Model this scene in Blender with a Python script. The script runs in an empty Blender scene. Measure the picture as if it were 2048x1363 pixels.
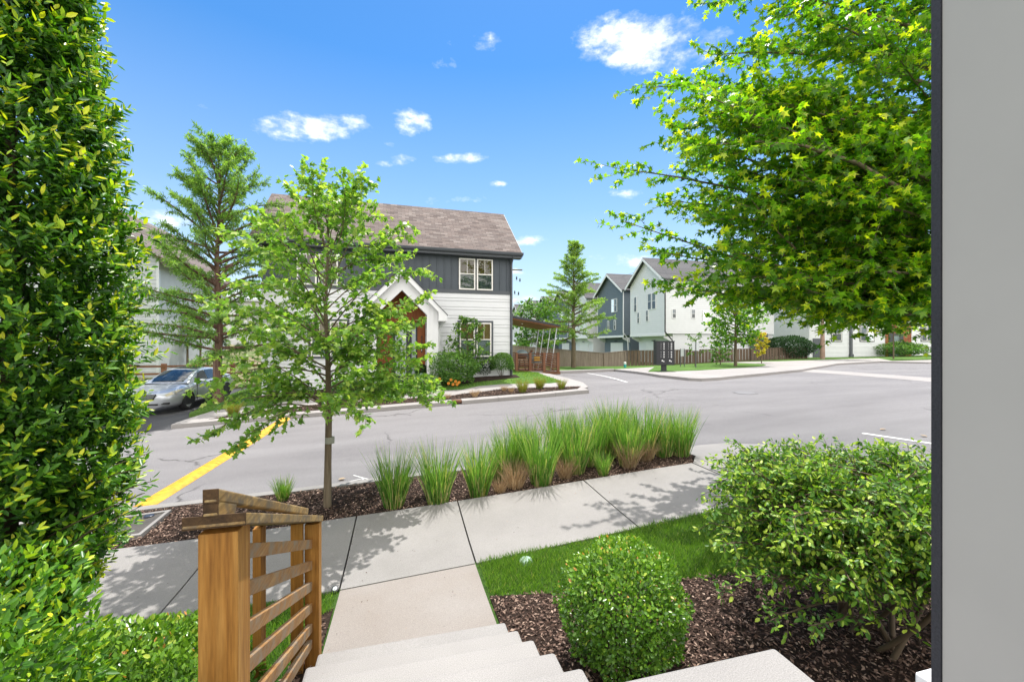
import bpy, bmesh, math, random
import numpy as np
from mathutils import Vector, Matrix
R = math.radians
scene = bpy.context.scene
COL = scene.collection
rng = np.random.default_rng(7)
random.seed(7)

# ------------------------------------------------------------------ camera
F = 840.0; CX = 1024.0; HY = 688.0; YAW = R(14.5); CAMZ = 2.4
sY, cY = math.sin(YAW), math.cos(YAW)
cam_d = bpy.data.cameras.new('camera'); cam = bpy.data.objects.new('camera', cam_d); COL.objects.link(cam)
cam.location = (0, 0, CAMZ); cam.rotation_euler = (R(90), 0, -YAW)
cam_d.sensor_width = 36.0; cam_d.lens = 36.0 * F / 2048.0
cam_d.shift_y = (HY - 681.5) / 2048.0
cam_d.clip_start = 0.05; cam_d.clip_end = 6000
scene.camera = cam

def ray(px, py):
    u = (px - CX) / F
    return Vector((sY + u * cY, cY - u * sY, (HY - py) / F))
def atT(px, py, t): return Vector((0, 0, CAMZ)) + ray(px, py) * t
def atY(px, py, Y): d = ray(px, py); return Vector((0, 0, CAMZ)) + d * (Y / d.y)
def atZ(px, py, z): d = ray(px, py); return Vector((0, 0, CAMZ)) + d * ((z - CAMZ) / d.z)

# ------------------------------------------------------------------ terrain (road level), measured spot heights
CP = np.array([
 (-3.56,6.1,-.21),(-.7,6.1,-.09),(.72,6.1,-.01),(2.76,6.1,.13),(4.87,6.1,.27),
 (-2.6,4.6,-.27),(-.6,4.6,-.2),(.79,4.6,-.11),(2.7,4.6,.06),(4.2,4.6,.2),(0,3.3,-.08),(0,0,-.05),(0,-6,0),
 (-2,3,-.2),(-6,4.5,-.38),(2,2.7,.03),(3,2,.08),(5,2,.28),(7,3,.38),
 (-6.3,14,0),(-3.3,14,.15),(-1.6,14,.22),(1.6,14,.38),(4.7,14,.53),(6.1,14,.62),
 (7,7.3,.3),(8,5,.4),(10,10,.55),(13.5,19.6,.84),(12.5,29.8,.58),(4.76,18.3,.86),(0,17.5,.62),(-5,18,.3),
 (-6.3,16.9,.1),(-7.9,18.6,-.05),(-7.65,21.2,.05),(-12,14,-.25),(-12,6,-.6),(-20,10,-.9),(-25,20,-.6),
 (17.6,31,.5),(36,31,.95),(44,33,.95),(22.5,19,.88),(40,23.7,.94),(11,25,.70),(8,24,.77),(12.4,23.3,.74),(15,25,.68),(9,21,.80),(60,33,1.1),(30,10,.95),(60,10,1.2),(8,31,.6),
 (-15,33,1.4),(-9,33,1.4),(-10,26.5,.3),(-12,29,.8),(-30,42,2.0),(23,36,.5),(23,60,.4),(23,85,.3),(0,45,1.0),
 (-60,-10,-1.5),(60,-20,1.5),(0,-40,.3),(-70,60,1.5),(70,70,1.3),(0,130,.9)])
def _tps():
    P = CP[:, :2] / 10.0; n = len(P)
    d = np.linalg.norm(P[:, None] - P[None], axis=2); K = np.where(d > 0, d * d * np.log(d + 1e-12), 0) + np.eye(n) * 0.004
    A = np.zeros((n + 3, n + 3)); A[:n, :n] = K; A[:n, n] = 1; A[:n, n+1:] = P; A[n, :n] = 1; A[n+1:, :n] = P.T
    b = np.zeros(n + 3); b[:n] = CP[:, 2]
    return P, np.linalg.solve(A, b)
_TP, _TW = _tps()
def TZ(x, y):
    x = np.atleast_1d(np.asarray(x, float)); y = np.atleast_1d(np.asarray(y, float))
    out = np.empty(len(x))
    for i in range(0, len(x), 20000):
        xs = np.clip(x[i:i+20000], -90, 90) / 10; ys = np.clip(y[i:i+20000], -45, 140) / 10
        d2 = (xs[:, None] - _TP[None, :, 0])**2 + (ys[:, None] - _TP[None, :, 1])**2
        K = 0.5 * d2 * np.log(d2 + 1e-12)
        out[i:i+20000] = K @ _TW[:-3] + _TW[-3] + xs * _TW[-2] + ys * _TW[-1]
    return out
def tz(x, y): return float(TZ(x, y)[0])
def G(px, py, off=0.0):
    """point of the terrain (plus off) seen at a pixel of the photograph"""
    d = ray(px, py); lo, t = 0.5, 0.5
    f = lambda t: CAMZ + d.z * t - tz(d.x * t, d.y * t) - off
    while t < 120 and f(t) > 0: lo = t; t += 0.25 + t * .02
    hi = t
    for _ in range(24):
        m = (lo + hi) / 2
        if f(m) > 0: lo = m
        else: hi = m
    return Vector((d.x * hi, d.y * hi, CAMZ + d.z * hi))

# ------------------------------------------------------------------ object helpers
def tag(o, label=None, cat=None, group=None, kind=None):
    if label: o['label'] = label
    if cat: o['category'] = cat
    if group: o['group'] = group
    if kind: o['kind'] = kind
    return o
def empty(name, loc, rz=0, label=None, cat=None, group=None):
    o = bpy.data.objects.new(name, None); COL.objects.link(o); o.location = loc; o.rotation_euler = (0, 0, rz)
    o.empty_display_size = .2
    return tag(o, label, cat, group)
def link(name, me, mat, parent=None):
    o = bpy.data.objects.new(name, me); COL.objects.link(o)
    if mat is not None: me.materials.append(mat)
    if parent: o.parent = parent
    return o
def copy_tree(o, parent=None):
    c = o.copy(); COL.objects.link(c)
    if parent: c.parent = parent
    for ch in o.children: copy_tree(ch, c)
    return c

class MB:
    """collects simple solids, linked as ONE mesh object"""
    def __init__(self, M=None): self.v = []; self.f = []; self.M = M or Matrix.Identity(4)
    def add(self, vs, fs):
        b = len(self.v); self.v += [tuple(self.M @ Vector(p)) for p in vs]; self.f += [[i + b for i in f] for f in fs]; return self
    def box(self, x0, x1, y0, y1, z0, z1):
        return self.add([(x0,y0,z0),(x1,y0,z0),(x1,y1,z0),(x0,y1,z0),(x0,y0,z1),(x1,y0,z1),(x1,y1,z1),(x0,y1,z1)],
                        [(0,3,2,1),(4,5,6,7),(0,1,5,4),(1,2,6,5),(2,3,7,6),(3,0,4,7)])
    def hexa(self, v): return self.add(v, [(0,3,2,1),(4,5,6,7),(0,1,5,4),(1,2,6,5),(2,3,7,6),(3,0,4,7)])
    def bar(self, a, b, w, h, up=(0,0,1)):
        a, b = Vector(a), Vector(b); d = (b - a).normalized(); s = d.cross(Vector(up)).normalized(); n = s.cross(d)
        s *= w / 2; n *= h / 2
        return self.hexa([a-s-n, b-s-n, b+s-n, a+s-n, a-s+n, b-s+n, b+s+n, a+s+n])
    def poly(self, vs): return self.add(vs, [list(range(len(vs)))])
    def prism(self, vs, d):
        d = Vector(d); n = len(vs); vs = [Vector(v) for v in vs]
        return self.add(vs + [v + d for v in vs], [list(range(n))[::-1], list(range(n, 2*n))] + [(i, (i+1) % n, n + (i+1) % n, n + i) for i in range(n)])
    def tube(self, pts, rad, n=8, cap=True):
        pts = [Vector(p) for p in pts]; m = len(pts)
        if not hasattr(rad, '__len__'): rad = [rad] * m
        vs, fs = [], []
        for i, p in enumerate(pts):
            d = (pts[min(i+1, m-1)] - pts[max(i-1, 0)]); d = d.normalized() if d.length > 1e-9 else Vector((0,0,1))
            a = d.cross(Vector((0,0,1)) if abs(d.z) < .9 else Vector((1,0,0))).normalized(); b = d.cross(a)
            vs += [p + (a * math.cos(2*math.pi*k/n) + b * math.sin(2*math.pi*k/n)) * rad[i] for k in range(n)]
        for i in range(m-1):
            fs += [(i*n+k, i*n+(k+1) % n, (i+1)*n+(k+1) % n, (i+1)*n+k) for k in range(n)]
        if cap: fs += [list(range(n))[::-1], [(m-1)*n+k for k in range(n)]]
        return self.add(vs, fs)
    def lathe(self, c, prof, n=24, axis='Z'):
        vs, fs = [], []
        for r, h in prof:
            for k in range(n):
                a = 2*math.pi*k/n; p = (r*math.cos(a), r*math.sin(a), h)
                if axis == 'X': p = (p[2], p[0], p[1])
                if axis == 'Y': p = (p[0], p[2], p[1])
                vs.append((c[0]+p[0], c[1]+p[1], c[2]+p[2]))
        for i in range(len(prof)-1):
            fs += [(i*n+k, i*n+(k+1) % n, (i+1)*n+(k+1) % n, (i+1)*n+k) for k in range(n)]
        if prof[0][0] > 1e-6: fs.append(list(range(n))[::-1])
        if prof[-1][0] > 1e-6: fs.append([(len(prof)-1)*n+k for k in range(n)])
        return self.add(vs, fs)
    def build(self, name, mat, parent=None, bevel=0, smooth=False):
        me = bpy.data.meshes.new(name); me.from_pydata(self.v, [], self.f)
        bm = bmesh.new(); bm.from_mesh(me)
        if smooth: bmesh.ops.remove_doubles(bm, verts=bm.verts[:], dist=1e-5)
        bmesh.ops.recalc_face_normals(bm, faces=bm.faces[:]); bm.to_mesh(me); bm.free()
        o = link(name, me, mat, parent)
        if smooth: me.shade_smooth()
        if bevel:
            md = o.modifiers.new('bevel', 'BEVEL'); md.width = bevel; md.segments = 2; md.limit_method = 'ANGLE'; md.angle_limit = R(40)
        return o

def drape(name, outlines, off, mat, skirt=0.25, step=0.5, parent=None, kind='structure', lift=None):
    """sheet(s) laid over the terrain at height off, with side walls down to the level below"""
    bm = bmesh.new()
    for poly in outlines:
        vs = [bm.verts.new((p[0], p[1], 0)) for p in poly]
        f = bm.faces.new(vs); f.normal_update()
    bmesh.ops.triangulate(bm, faces=bm.faces[:])
    xs = [v.co.x for v in bm.verts]; ys = [v.co.y for v in bm.verts]
    for ax, lo, hi in ((0, min(xs), max(xs)), (1, min(ys), max(ys))):
        k = math.floor(lo / step) + 1
        while k * step < hi:
            co = [0, 0, 0]; no = [0, 0, 0]; co[ax] = k * step; no[ax] = 1
            bmesh.ops.bisect_plane(bm, geom=bm.verts[:] + bm.edges[:] + bm.faces[:], plane_co=co, plane_no=no, dist=1e-5); k += 1
    bmesh.ops.recalc_face_normals(bm, faces=bm.faces[:])
    for f in bm.faces:
        if f.normal.z < 0: f.normal_flip()
    bm.verts.ensure_lookup_table()
    x = np.array([v.co.x for v in bm.verts]); y = np.array([v.co.y for v in bm.verts])
    z = TZ(x, y) + off
    edge = {v for e in bm.edges if len(e.link_faces) < 2 for v in e.verts}
    for v, zz in zip(bm.verts, z):
        v.co.z = zz
        if lift and v not in edge: v.co.z += lift(v.co.x, v.co.y)
    if skirt:
        be = [e for e in bm.edges if len(e.link_faces) == 1]
        r = bmesh.ops.extrude_edge_only(bm, edges=be)
        for v in r['geom']:
            if isinstance(v, bmesh.types.BMVert): v.co.z -= skirt
    me = bpy.data.meshes.new(name); bm.to_mesh(me); bm.free()
    o = link(name, me, mat, parent)
    if kind: o['kind'] = kind
    return o

# ------------------------------------------------------------------ material helpers
def mat_new(name):
    m = bpy.data.materials.new(name); m.use_nodes = True; nt = m.node_tree
    return m, nt, nt.nodes['Principled BSDF']
def N(nt, typ, **kw):
    n = nt.nodes.new(typ)
    for k, v in kw.items():
        if k in n.inputs: n.inputs[k].default_value = v
        else: setattr(n, k, v)
    return n
def ramp(nt, fac, stops):
    r = nt.nodes.new('ShaderNodeValToRGB'); e = r.color_ramp.elements
    while len(e) < len(stops): e.new(.5)
    for i, (p, c) in enumerate(stops): e[i].position = p; e[i].color = (*c, 1)
    nt.links.new(fac, r.inputs[0]); return r.outputs[0]
def coords(nt, scale=(1,1,1)):
    tc = nt.nodes.new('ShaderNodeTexCoord'); mp = nt.nodes.new('ShaderNodeMapping'); mp.inputs['Scale'].default_value = scale
    nt.links.new(tc.outputs['Object'], mp.inputs[0]); return mp.outputs[0]
def noise(nt, vec, sc, det=4, rough=.55):
    n = N(nt, 'ShaderNodeTexNoise', Scale=sc, Detail=det, Roughness=rough); nt.links.new(vec, n.inputs['Vector']); return n.outputs['Fac']
def bump(nt, b, h, strength=.3, dist=.01):
    n = N(nt, 'ShaderNodeBump', Strength=strength, Distance=dist); nt.links.new(h, n.inputs['Height']); nt.links.new(n.outputs[0], b.inputs['Normal'])
def mixc(nt, fac, a, b, mode='MIX'):
    n = nt.nodes.new('ShaderNodeMix'); n.data_type = 'RGBA'; n.blend_type = mode
    for s, v in ((0, fac), (6, a), (7, b)):
        if hasattr(v, 'links'): nt.links.new(v, n.inputs[s])
        else: n.inputs[s].default_value = v if s == 0 else (*v, 1)
    return n.outputs[2]
def mathn(nt, op, a, b=0.0):
    n = nt.nodes.new('ShaderNodeMath'); n.operation = op
    for i, v in ((0, a), (1, b)):
        if hasattr(v, 'links'): nt.links.new(v, n.inputs[i])
        else: n.inputs[i].default_value = v
    return n.outputs[0]
def m_rough(name, c1, c2, sc=3.0, fine=60.0, rough=.85, bs=.25, bd=.004, spec=.3, stretch=(1,1,1), c3=None):
    """two-scale mottled surface"""
    m, nt, b = mat_new(name); v = coords(nt, stretch)
    big = noise(nt, v, sc, 5); fin = noise(nt, v, fine, 3)
    col = ramp(nt, big, [(.3, c1), (.7, c2)])
    k = ramp(nt, fin, [(.3, (.72,.72,.72)), (.7, (1.2,1.2,1.2))])
    col = mixc(nt, 1.0, col, k, 'MULTIPLY')
    if c3:
        vo = N(nt, 'ShaderNodeTexVoronoi', Scale=14.0); nt.links.new(v, vo.inputs['Vector'])
        spot = ramp(nt, vo.outputs['Distance'], [(.0, (1,1,1)), (.05, (1,1,1)), (.09, (0,0,0))])
        n2 = ramp(nt, noise(nt, v, 2.3, 2), [(.52, (0,0,0)), (.6, (1,1,1))])
        col = mixc(nt, mixc(nt, 1.0, spot, n2, 'MULTIPLY'), col, c3)
    nt.links.new(col, b.inputs['Base Color']); b.inputs['Roughness'].default_value = rough; b.inputs['Specular IOR Level'].default_value = spec
    bump(nt, b, fin, bs, bd); return m
def m_plain(name, c, rough=.5, metal=0, spec=.5, var=.06):
    m, nt, b = mat_new(name); v = coords(nt)
    f = noise(nt, v, 2.5, 4)
    lo = tuple(x * (1 - var) for x in c); hi = tuple(min(1, x * (1 + var)) for x in c)
    nt.links.new(ramp(nt, f, [(.3, lo), (.7, hi)]), b.inputs['Base Color'])
    b.inputs['Roughness'].default_value = rough; b.inputs['Metallic'].default_value = metal; b.inputs['Specular IOR Level'].default_value = spec
    return m
def m_leaf(name, stops, trans=.38, rough=.42, spec=.4, tcol=(1.5, 1.7, .5)):
    """leaf colour runs over the per-leaf 'tint'; thin leaves let light through"""
    m, nt, b = mat_new(name); at = N(nt, 'ShaderNodeAttribute', attribute_name='tint')
    col = ramp(nt, at.outputs['Fac'], stops)
    nt.links.new(col, b.inputs['Base Color']); b.inputs['Roughness'].default_value = rough; b.inputs['Specular IOR Level'].default_value = spec
    tr = nt.nodes.new('ShaderNodeBsdfTranslucent'); nt.links.new(mixc(nt, 1.0, col, tcol, 'MULTIPLY'), tr.inputs[0])
    mx = N(nt, 'ShaderNodeMixShader'); mx.inputs[0].default_value = trans
    nt.links.new(b.outputs[0], mx.inputs[1]); nt.links.new(tr.outputs[0], mx.inputs[2])
    nt.links.new(mx.outputs[0], nt.nodes['Material Output'].inputs[0]); return m
def m_wood(name, c1, c2, c3, axis='Z', sc=1.0, rough=.7, wear=None):
    """sawn timber, grain along axis"""
    m, nt, b = mat_new(name)
    st = {'X': (.6, 9, 9), 'Y': (9, .6, 9), 'Z': (9, 9, .6)}[axis]
    v = coords(nt, tuple(s * sc for s in st))
    w = noise(nt, v, 2.2, 6, .65); g = noise(nt, v, 9, 3)
    col = ramp(nt, w, [(.28, c1), (.5, c2), (.68, c3)])
    col = mixc(nt, .5, col, ramp(nt, g, [(.3, (.6,.6,.6)), (.65, (1.15,1.15,1.15))]), 'MULTIPLY')
    if wear:
        n2 = ramp(nt, noise(nt, coords(nt), 7, 5, .7), [(.45, (0,0,0)), (.62, (1,1,1))]); col = mixc(nt, n2, col, wear)
    nt.links.new(col, b.inputs['Base Color']); b.inputs['Roughness'].default_value = rough; b.inputs['Specular IOR Level'].default_value = .25
    bump(nt, b, w, .3, .004); return m
def m_glass(name, tint=(.9,.95,.95), dark=.35):
    m, nt, b = mat_new(name); nt.nodes.remove(b)
    tr = N(nt, 'ShaderNodeBsdfTransparent'); tr.inputs[0].default_value = (*[x * dark * 2 for x in tint], 1)
    gl = N(nt, 'ShaderNodeBsdfGlossy', Roughness=.02); gl.inputs[0].default_value = (1,1,1,1)
    fr = N(nt, 'ShaderNodeFresnel', IOR=1.7); mx = N(nt, 'ShaderNodeMixShader')
    nt.links.new(fr.outputs[0], mx.inputs[0]); nt.links.new(tr.outputs[0], mx.inputs[1]); nt.links.new(gl.outputs[0], mx.inputs[2])
    nt.links.new(mx.outputs[0], nt.nodes['Material Output'].inputs[0]); return m
def m_shingle(name, cols, pitch):
    m, nt, b = mat_new(name); tc = nt.nodes.new('ShaderNodeTexCoord'); sp = nt.nodes.new('ShaderNodeSeparateXYZ'); nt.links.new(tc.outputs['Object'], sp.inputs[0])
    cb = nt.nodes.new('ShaderNodeCombineXYZ'); nt.links.new(sp.outputs[0], cb.inputs[0]); nt.links.new(mathn(nt, 'DIVIDE', sp.outputs[2], math.sin(pitch)), cb.inputs[1])
    br = N(nt, 'ShaderNodeTexBrick', Scale=1.0); br.inputs['Brick Width'].default_value = .33; br.inputs['Row Height'].default_value = .143
    br.inputs['Mortar Size'].default_value = .006; br.inputs['Color1'].default_value = (0,0,0,1); br.inputs['Color2'].default_value = (1,1,1,1); br.inputs['Mortar'].default_value = (.1,.1,.1,1); br.inputs['Bias'].default_value = 0
    nt.links.new(cb.outputs[0], br.inputs['Vector'])
    col = ramp(nt, br.outputs['Color'], [(i / (len(cols) - 1), c) for i, c in enumerate(cols)])
    col = mixc(nt, 1.0, col, ramp(nt, noise(nt, tc.outputs['Object'], 90, 3), [(.3, (.7,.7,.7)), (.7, (1.25,1.25,1.25))]), 'MULTIPLY')
    dk = ramp(nt, br.outputs['Fac'], [(0, (1,1,1)), (1, (.45,.45,.45))]); col = mixc(nt, 1.0, col, dk, 'MULTIPLY')
    nt.links.new(col, b.inputs['Base Color']); b.inputs['Roughness'].default_value = .9; b.inputs['Specular IOR Level'].default_value = .2
    bump(nt, b, br.outputs['Fac'], -.4, .01); return m

# ------------------------------------------------------------------ world: sky with fair-weather clouds
SUN_AZ, SUN_EL = R(27), R(68)
w = bpy.data.worlds.new('World'); scene.world = w; w.use_nodes = True; nt = w.node_tree
bg = nt.nodes['Background']; sky = nt.nodes.new('ShaderNodeTexSky'); sky.sky_type = 'NISHITA'; sky.sun_disc = False
sky.sun_elevation = SUN_EL; sky.sun_rotation = SUN_AZ; sky.air_density = 1.0; sky.dust_density = .15; sky.ozone_density = 2.2; sky.altitude = 100
tc = nt.nodes.new('ShaderNodeTexCoord')
hs = N(nt, 'ShaderNodeHueSaturation'); hs.inputs['Saturation'].default_value = 1.36; hs.inputs['Value'].default_value = 1.0
nt.links.new(sky.outputs[0], hs.inputs['Color'])
nv = nt.nodes.new('ShaderNodeMapping'); nv.inputs['Scale'].default_value = (1, 1, 1.9); nt.links.new(tc.outputs['Generated'], nv.inputs[0])
cn = noise(nt, nv.outputs[0], 15.0, 9, .6); cn2 = noise(nt, nv.outputs[0], 42.0, 6, .6)
tot = None
CLOUDS = [(1285, 85, 165, 62, 1.3), (625, 252, 110, 30, 1.15), (822, 243, 42, 26, .75), (985, 82, 46, 26, .6), (895, 128, 34, 13, .6), (930, 316, 60, 12, .9),
          (755, 328, 34, 8, .7), (808, 320, 32, 12, .7), (408, 215, 16, 8, .7), (1240, 388, 50, 10, .7), (1055, 482, 42, 12, .95), (1270, 520, 60, 14, .9), (1400, 515, 100, 18, .9),
          (995, 368, 26, 7, .6), (1040, 600, 80, 14, .7), (330, 440, 70, 26, .85), (1030, 545, 60, 10, .7), (420, 560, 120, 40, .6), (1195, 515, 26, 8, .6), (900, 82, 28, 10, .35), (850, 400, 160, 9, .35), (780, 290, 20, 6, .5)]
for (px, py, rx, ry, dens) in CLOUDS:
    rx *= 1.22; ry *= 1.25; c = ray(px, py).normalized(); a = (ray(px + 10, py).normalized() - c).normalized(); b_ = c.cross(a)
    ex = (ray(px + rx, py).normalized() - c).length; ey = (ray(px, py - ry).normalized() - c).length
    def dot(vec, s):
        n = N(nt, 'ShaderNodeVectorMath', operation='DOT_PRODUCT'); nt.links.new(tc.outputs['Generated'], n.inputs[0]); n.inputs[1].default_value = vec * s; return n.outputs['Value']
    dx = mathn(nt, 'SUBTRACT', dot(a, 1 / ex), a.dot(c) / ex); dy = mathn(nt, 'SUBTRACT', dot(b_, 1 / ey), b_.dot(c) / ey)
    fr = mathn(nt, 'GREATER_THAN', dot(c, 1.0), .5)
    q = mathn(nt, 'SUBTRACT', 1.0, mathn(nt, 'ADD', mathn(nt, 'MULTIPLY', dx, dx), mathn(nt, 'MULTIPLY', dy, dy)))
    q = mathn(nt, 'MULTIPLY', mathn(nt, 'MAXIMUM', q, 0.0), mathn(nt, 'MULTIPLY', fr, dens))
    tot = q if tot is None else mathn(nt, 'MAXIMUM', tot, q)
nz = mathn(nt, 'ADD', mathn(nt, 'MULTIPLY', cn, .75), mathn(nt, 'MULTIPLY', cn2, .25))
den = mathn(nt, 'MINIMUM', mathn(nt, 'ADD', tot, mathn(nt, 'MULTIPLY', mathn(nt, 'SUBTRACT', nz, .62), 3.6)), mathn(nt, 'MULTIPLY', tot, 3.0))
mask = ramp(nt, den, [(.0, (0,0,0)), (.3, (.16,.16,.16)), (.65, (.62,.62,.62)), (1.1, (.93,.93,.93))])
ccol = ramp(nt, cn, [(.36, (4.7,5.1,5.9)), (.62, (8.4,8.4,8.4))])
sp1 = nt.nodes.new('ShaderNodeSeparateXYZ'); nt.links.new(tc.outputs['Generated'], sp1.inputs[0])
hz_ = ramp(nt, sp1.outputs[2], [(0, (.88,.88,.88)), (.12, (.66,.66,.66)), (.30, (.30,.30,.30)), (.55, (.04,.04,.04))])
air = mixc(nt, hz_, hs.outputs[0], (4.0,4.7,5.2))
csum = mixc(nt, mask, air, ccol)
# unseen bright clouds added overhead and behind the viewer to fill the shaded facades
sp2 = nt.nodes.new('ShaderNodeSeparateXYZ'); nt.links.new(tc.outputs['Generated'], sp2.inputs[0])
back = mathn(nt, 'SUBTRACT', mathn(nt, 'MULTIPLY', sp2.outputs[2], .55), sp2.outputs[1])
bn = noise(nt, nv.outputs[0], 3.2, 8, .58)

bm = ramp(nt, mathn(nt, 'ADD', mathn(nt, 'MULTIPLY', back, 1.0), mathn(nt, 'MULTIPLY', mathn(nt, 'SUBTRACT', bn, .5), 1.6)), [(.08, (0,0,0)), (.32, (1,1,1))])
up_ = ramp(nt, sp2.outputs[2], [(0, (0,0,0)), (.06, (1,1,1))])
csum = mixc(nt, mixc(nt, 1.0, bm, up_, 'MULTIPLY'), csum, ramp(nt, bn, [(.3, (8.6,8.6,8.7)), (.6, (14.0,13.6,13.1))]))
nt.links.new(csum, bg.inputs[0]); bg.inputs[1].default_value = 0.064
sun_d = bpy.data.lights.new('sun', 'SUN'); sun_d.energy = 2.0; sun_d.angle = R(.53); sun_d.color = (1, .97, .93)
sun = bpy.data.objects.new('sun', sun_d); COL.objects.link(sun)
sd = Vector((math.sin(SUN_AZ) * math.cos(SUN_EL), math.cos(SUN_AZ) * math.cos(SUN_EL), math.sin(SUN_EL)))
sun.rotation_euler = sd.to_track_quat('Z', 'Y').to_euler()
scene.view_settings.view_transform = 'Standard'; scene.view_settings.look = 'None'; scene.view_settings.exposure = 1.68; scene.view_settings.gamma = 1
scene.cycles.use_denoising = True
try: scene.cycles.denoiser = 'OPENIMAGEDENOISE'
except Exception: pass
scene.cycles.max_bounces = 8; scene.cycles.transparent_max_bounces = 12
# ------------------------------------------------------------------ materials
def m_asphalt():
    m, nt, b = mat_new('asphalt'); v = coords(nt)
    col = ramp(nt, noise(nt, coords(nt, (.25, 1.1, 1)), .8, 6, .6), [(.32, (.150,.143,.145)), (.68, (.198,.190,.191))])
    agg = noise(nt, v, 130, 3); col = mixc(nt, 1.0, col, ramp(nt, agg, [(.3, (.62,.62,.62)), (.7, (1.3,1.3,1.3))]), 'MULTIPLY')
    # long seams and hairline cracks, oily patches
    vo = N(nt, 'ShaderNodeTexVoronoi', Scale=.22, feature='DISTANCE_TO_EDGE'); wv = nt.nodes.new('ShaderNodeVectorMath'); wv.operation = 'ADD'
    nv2 = N(nt, 'ShaderNodeTexNoise', Scale=1.4, Detail=5.0); nt.links.new(v, nv2.inputs['Vector']); nt.links.new(v, wv.inputs[0]); nt.links.new(nv2.outputs['Color'], wv.inputs[1]); nt.links.new(wv.outputs[0], vo.inputs['Vector'])
    crack = ramp(nt, vo.outputs['Distance'], [(0, (1,1,1)), (.004, (.7,.7,.7)), (.010, (0,0,0))]); gate = ramp(nt, noise(nt, v, .35, 3), [(.5, (0,0,0)), (.58, (1,1,1))])
    col = mixc(nt, mixc(nt, 1.0, crack, gate, 'MULTIPLY'), col, (.075,.07,.07))
    oil = ramp(nt, noise(nt, v, .75, 7, .7), [(.60, (0,0,0)), (.72, (.45,.45,.45))]); col = mixc(nt, oil, col, (.10,.095,.095))
    nt.links.new(col, b.inputs['Base Color']); b.inputs['Roughness'].default_value = .9; b.inputs['Specular IOR Level'].default_value = .25; bump(nt, b, agg, .5, .005); return m
M = {}
M['asphalt'] = m_asphalt()
M['drive'] = m_rough('dark_asphalt', (.05,.05,.054), (.08,.08,.084), .8, 150, .9, .35, .004, .25)
M['concrete'] = m_rough('concrete', (.212,.201,.19), (.268,.254,.242), .9, 190, .88, .2, .003, .25, c3=(.16,.13,.11))
M['concrete_far'] = m_rough('pale_concrete', (.26,.243,.232), (.31,.292,.28), .5, 120, .9, .2, .003, .25)
M['walk'] = m_rough('warm_concrete', (.228,.196,.172), (.272,.25,.232), .75, 190, .88, .2, .003, .25, c3=(.2,.14,.1))
M['step'] = m_rough('step_concrete', (.25,.238,.228), (.295,.282,.27), 1.2, 200, .85, .25, .003, .25, c3=(.22,.2,.19))
M['mulch'] = m_rough('mulch_soil', (.018,.012,.009), (.05,.032,.024), 6, 45, .95, .9, .03, .15)
M['lawn'] = m_rough('lawn_soil', (.03,.065,.012), (.05,.10,.02), 1.2, 60, .95, .5, .02, .1)
M['lawn_far'] = m_rough('lawn_turf', (.055,.12,.022), (.10,.17,.04), .8, 22, .95, .6, .03, .1)
M['ground'] = m_rough('rough_ground', (.06,.10,.025), (.11,.13,.05), .05, 3, .95, .5, .05, .1)
M['bank'] = m_rough('rocky_bank', (.07,.14,.025), (.30,.23,.17), .9, 9, .95, .9, .08, .1)
M['white'] = m_plain('white_paint', (.72,.72,.725), .45, var=.03)
M['trimwhite'] = m_plain('cream_paint', (.78,.75,.70), .5, var=.03)
M['siding'] = m_plain('white_siding', (.67,.675,.685), .55, var=.025)
M['slate'] = m_plain('slate_paint', (.062,.075,.09), .55, var=.08)
M['slate_trim'] = m_plain('slate_trim', (.075,.083,.095), .5, var=.06)
M['grey_siding'] = m_plain('grey_siding', (.12,.15,.175), .6, var=.05)
M['black'] = m_plain('black_metal', (.016,.017,.02), .4)
M['dark'] = m_plain('dark_recess', (.012,.012,.013), .8)
M['darkgrey'] = m_plain('charcoal', (.03,.033,.037), .5)
M['shingle'] = m_shingle('brown_shingles', [(.085,.066,.06), (.165,.132,.12), (.115,.094,.088), (.20,.17,.155)], R(40))
M['shingle_grey'] = m_shingle('grey_shingles', [(.075,.075,.08), (.11,.11,.115), (.09,.088,.09)], R(37))
M['cedar'] = m_wood('stained_cedar', (.15,.042,.013), (.26,.082,.026), (.33,.112,.038), 'Z', .5, .55)
M['deck'] = m_wood('deck_timber', (.09,.035,.018), (.16,.07,.035), (.22,.11,.06), 'X', .6, .7)
M['deckpost'] = m_wood('deck_post_timber', (.11,.045,.022), (.19,.085,.045), (.25,.12,.07), 'Z', .6, .7)
M['soffit_wood'] = m_wood('canopy_boards', (.16,.06,.022), (.24,.10,.04), (.30,.13,.06), 'Y', .4, .6)
M['post_z'] = m_wood('treated_post', (.20,.082,.015), (.31,.142,.028), (.38,.195,.048), 'Z', 1.3, .65)
M['rail_y'] = m_wood('treated_rail', (.20,.09,.028), (.28,.145,.052), (.35,.21,.09), 'Y', 1.5, .7, wear=(.22,.17,.12))
M['rail_top'] = m_wood('weathered_rail', (.11,.065,.028), (.28,.18,.068), (.36,.26,.125), 'Y', 1.4, .75, wear=(.11,.09,.065))
M['endgrain'] = m_rough('end_grain', (.035,.02,.010), (.09,.05,.02), 12, 90, .8, .3, .003)
M['fence_pale'] = m_wood('weathered_fence', (.17,.125,.10), (.25,.195,.165), (.31,.25,.215), 'Z', .5, .85)
M['fence_dark'] = m_wood('dark_fence', (.075,.05,.036), (.13,.092,.068), (.19,.14,.105), 'Z', .5, .85)
M['bark'] = m_wood('grey_bark', (.09,.065,.04), (.15,.115,.075), (.21,.17,.12), 'Z', .5, .9)
M['bark_red'] = m_wood('red_bark', (.085,.048,.034), (.15,.09,.068), (.22,.145,.11), 'Z', .7, .9)
M['twig'] = m_plain('twig_bark', (.085,.06,.035), .8, var=.3)
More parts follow.
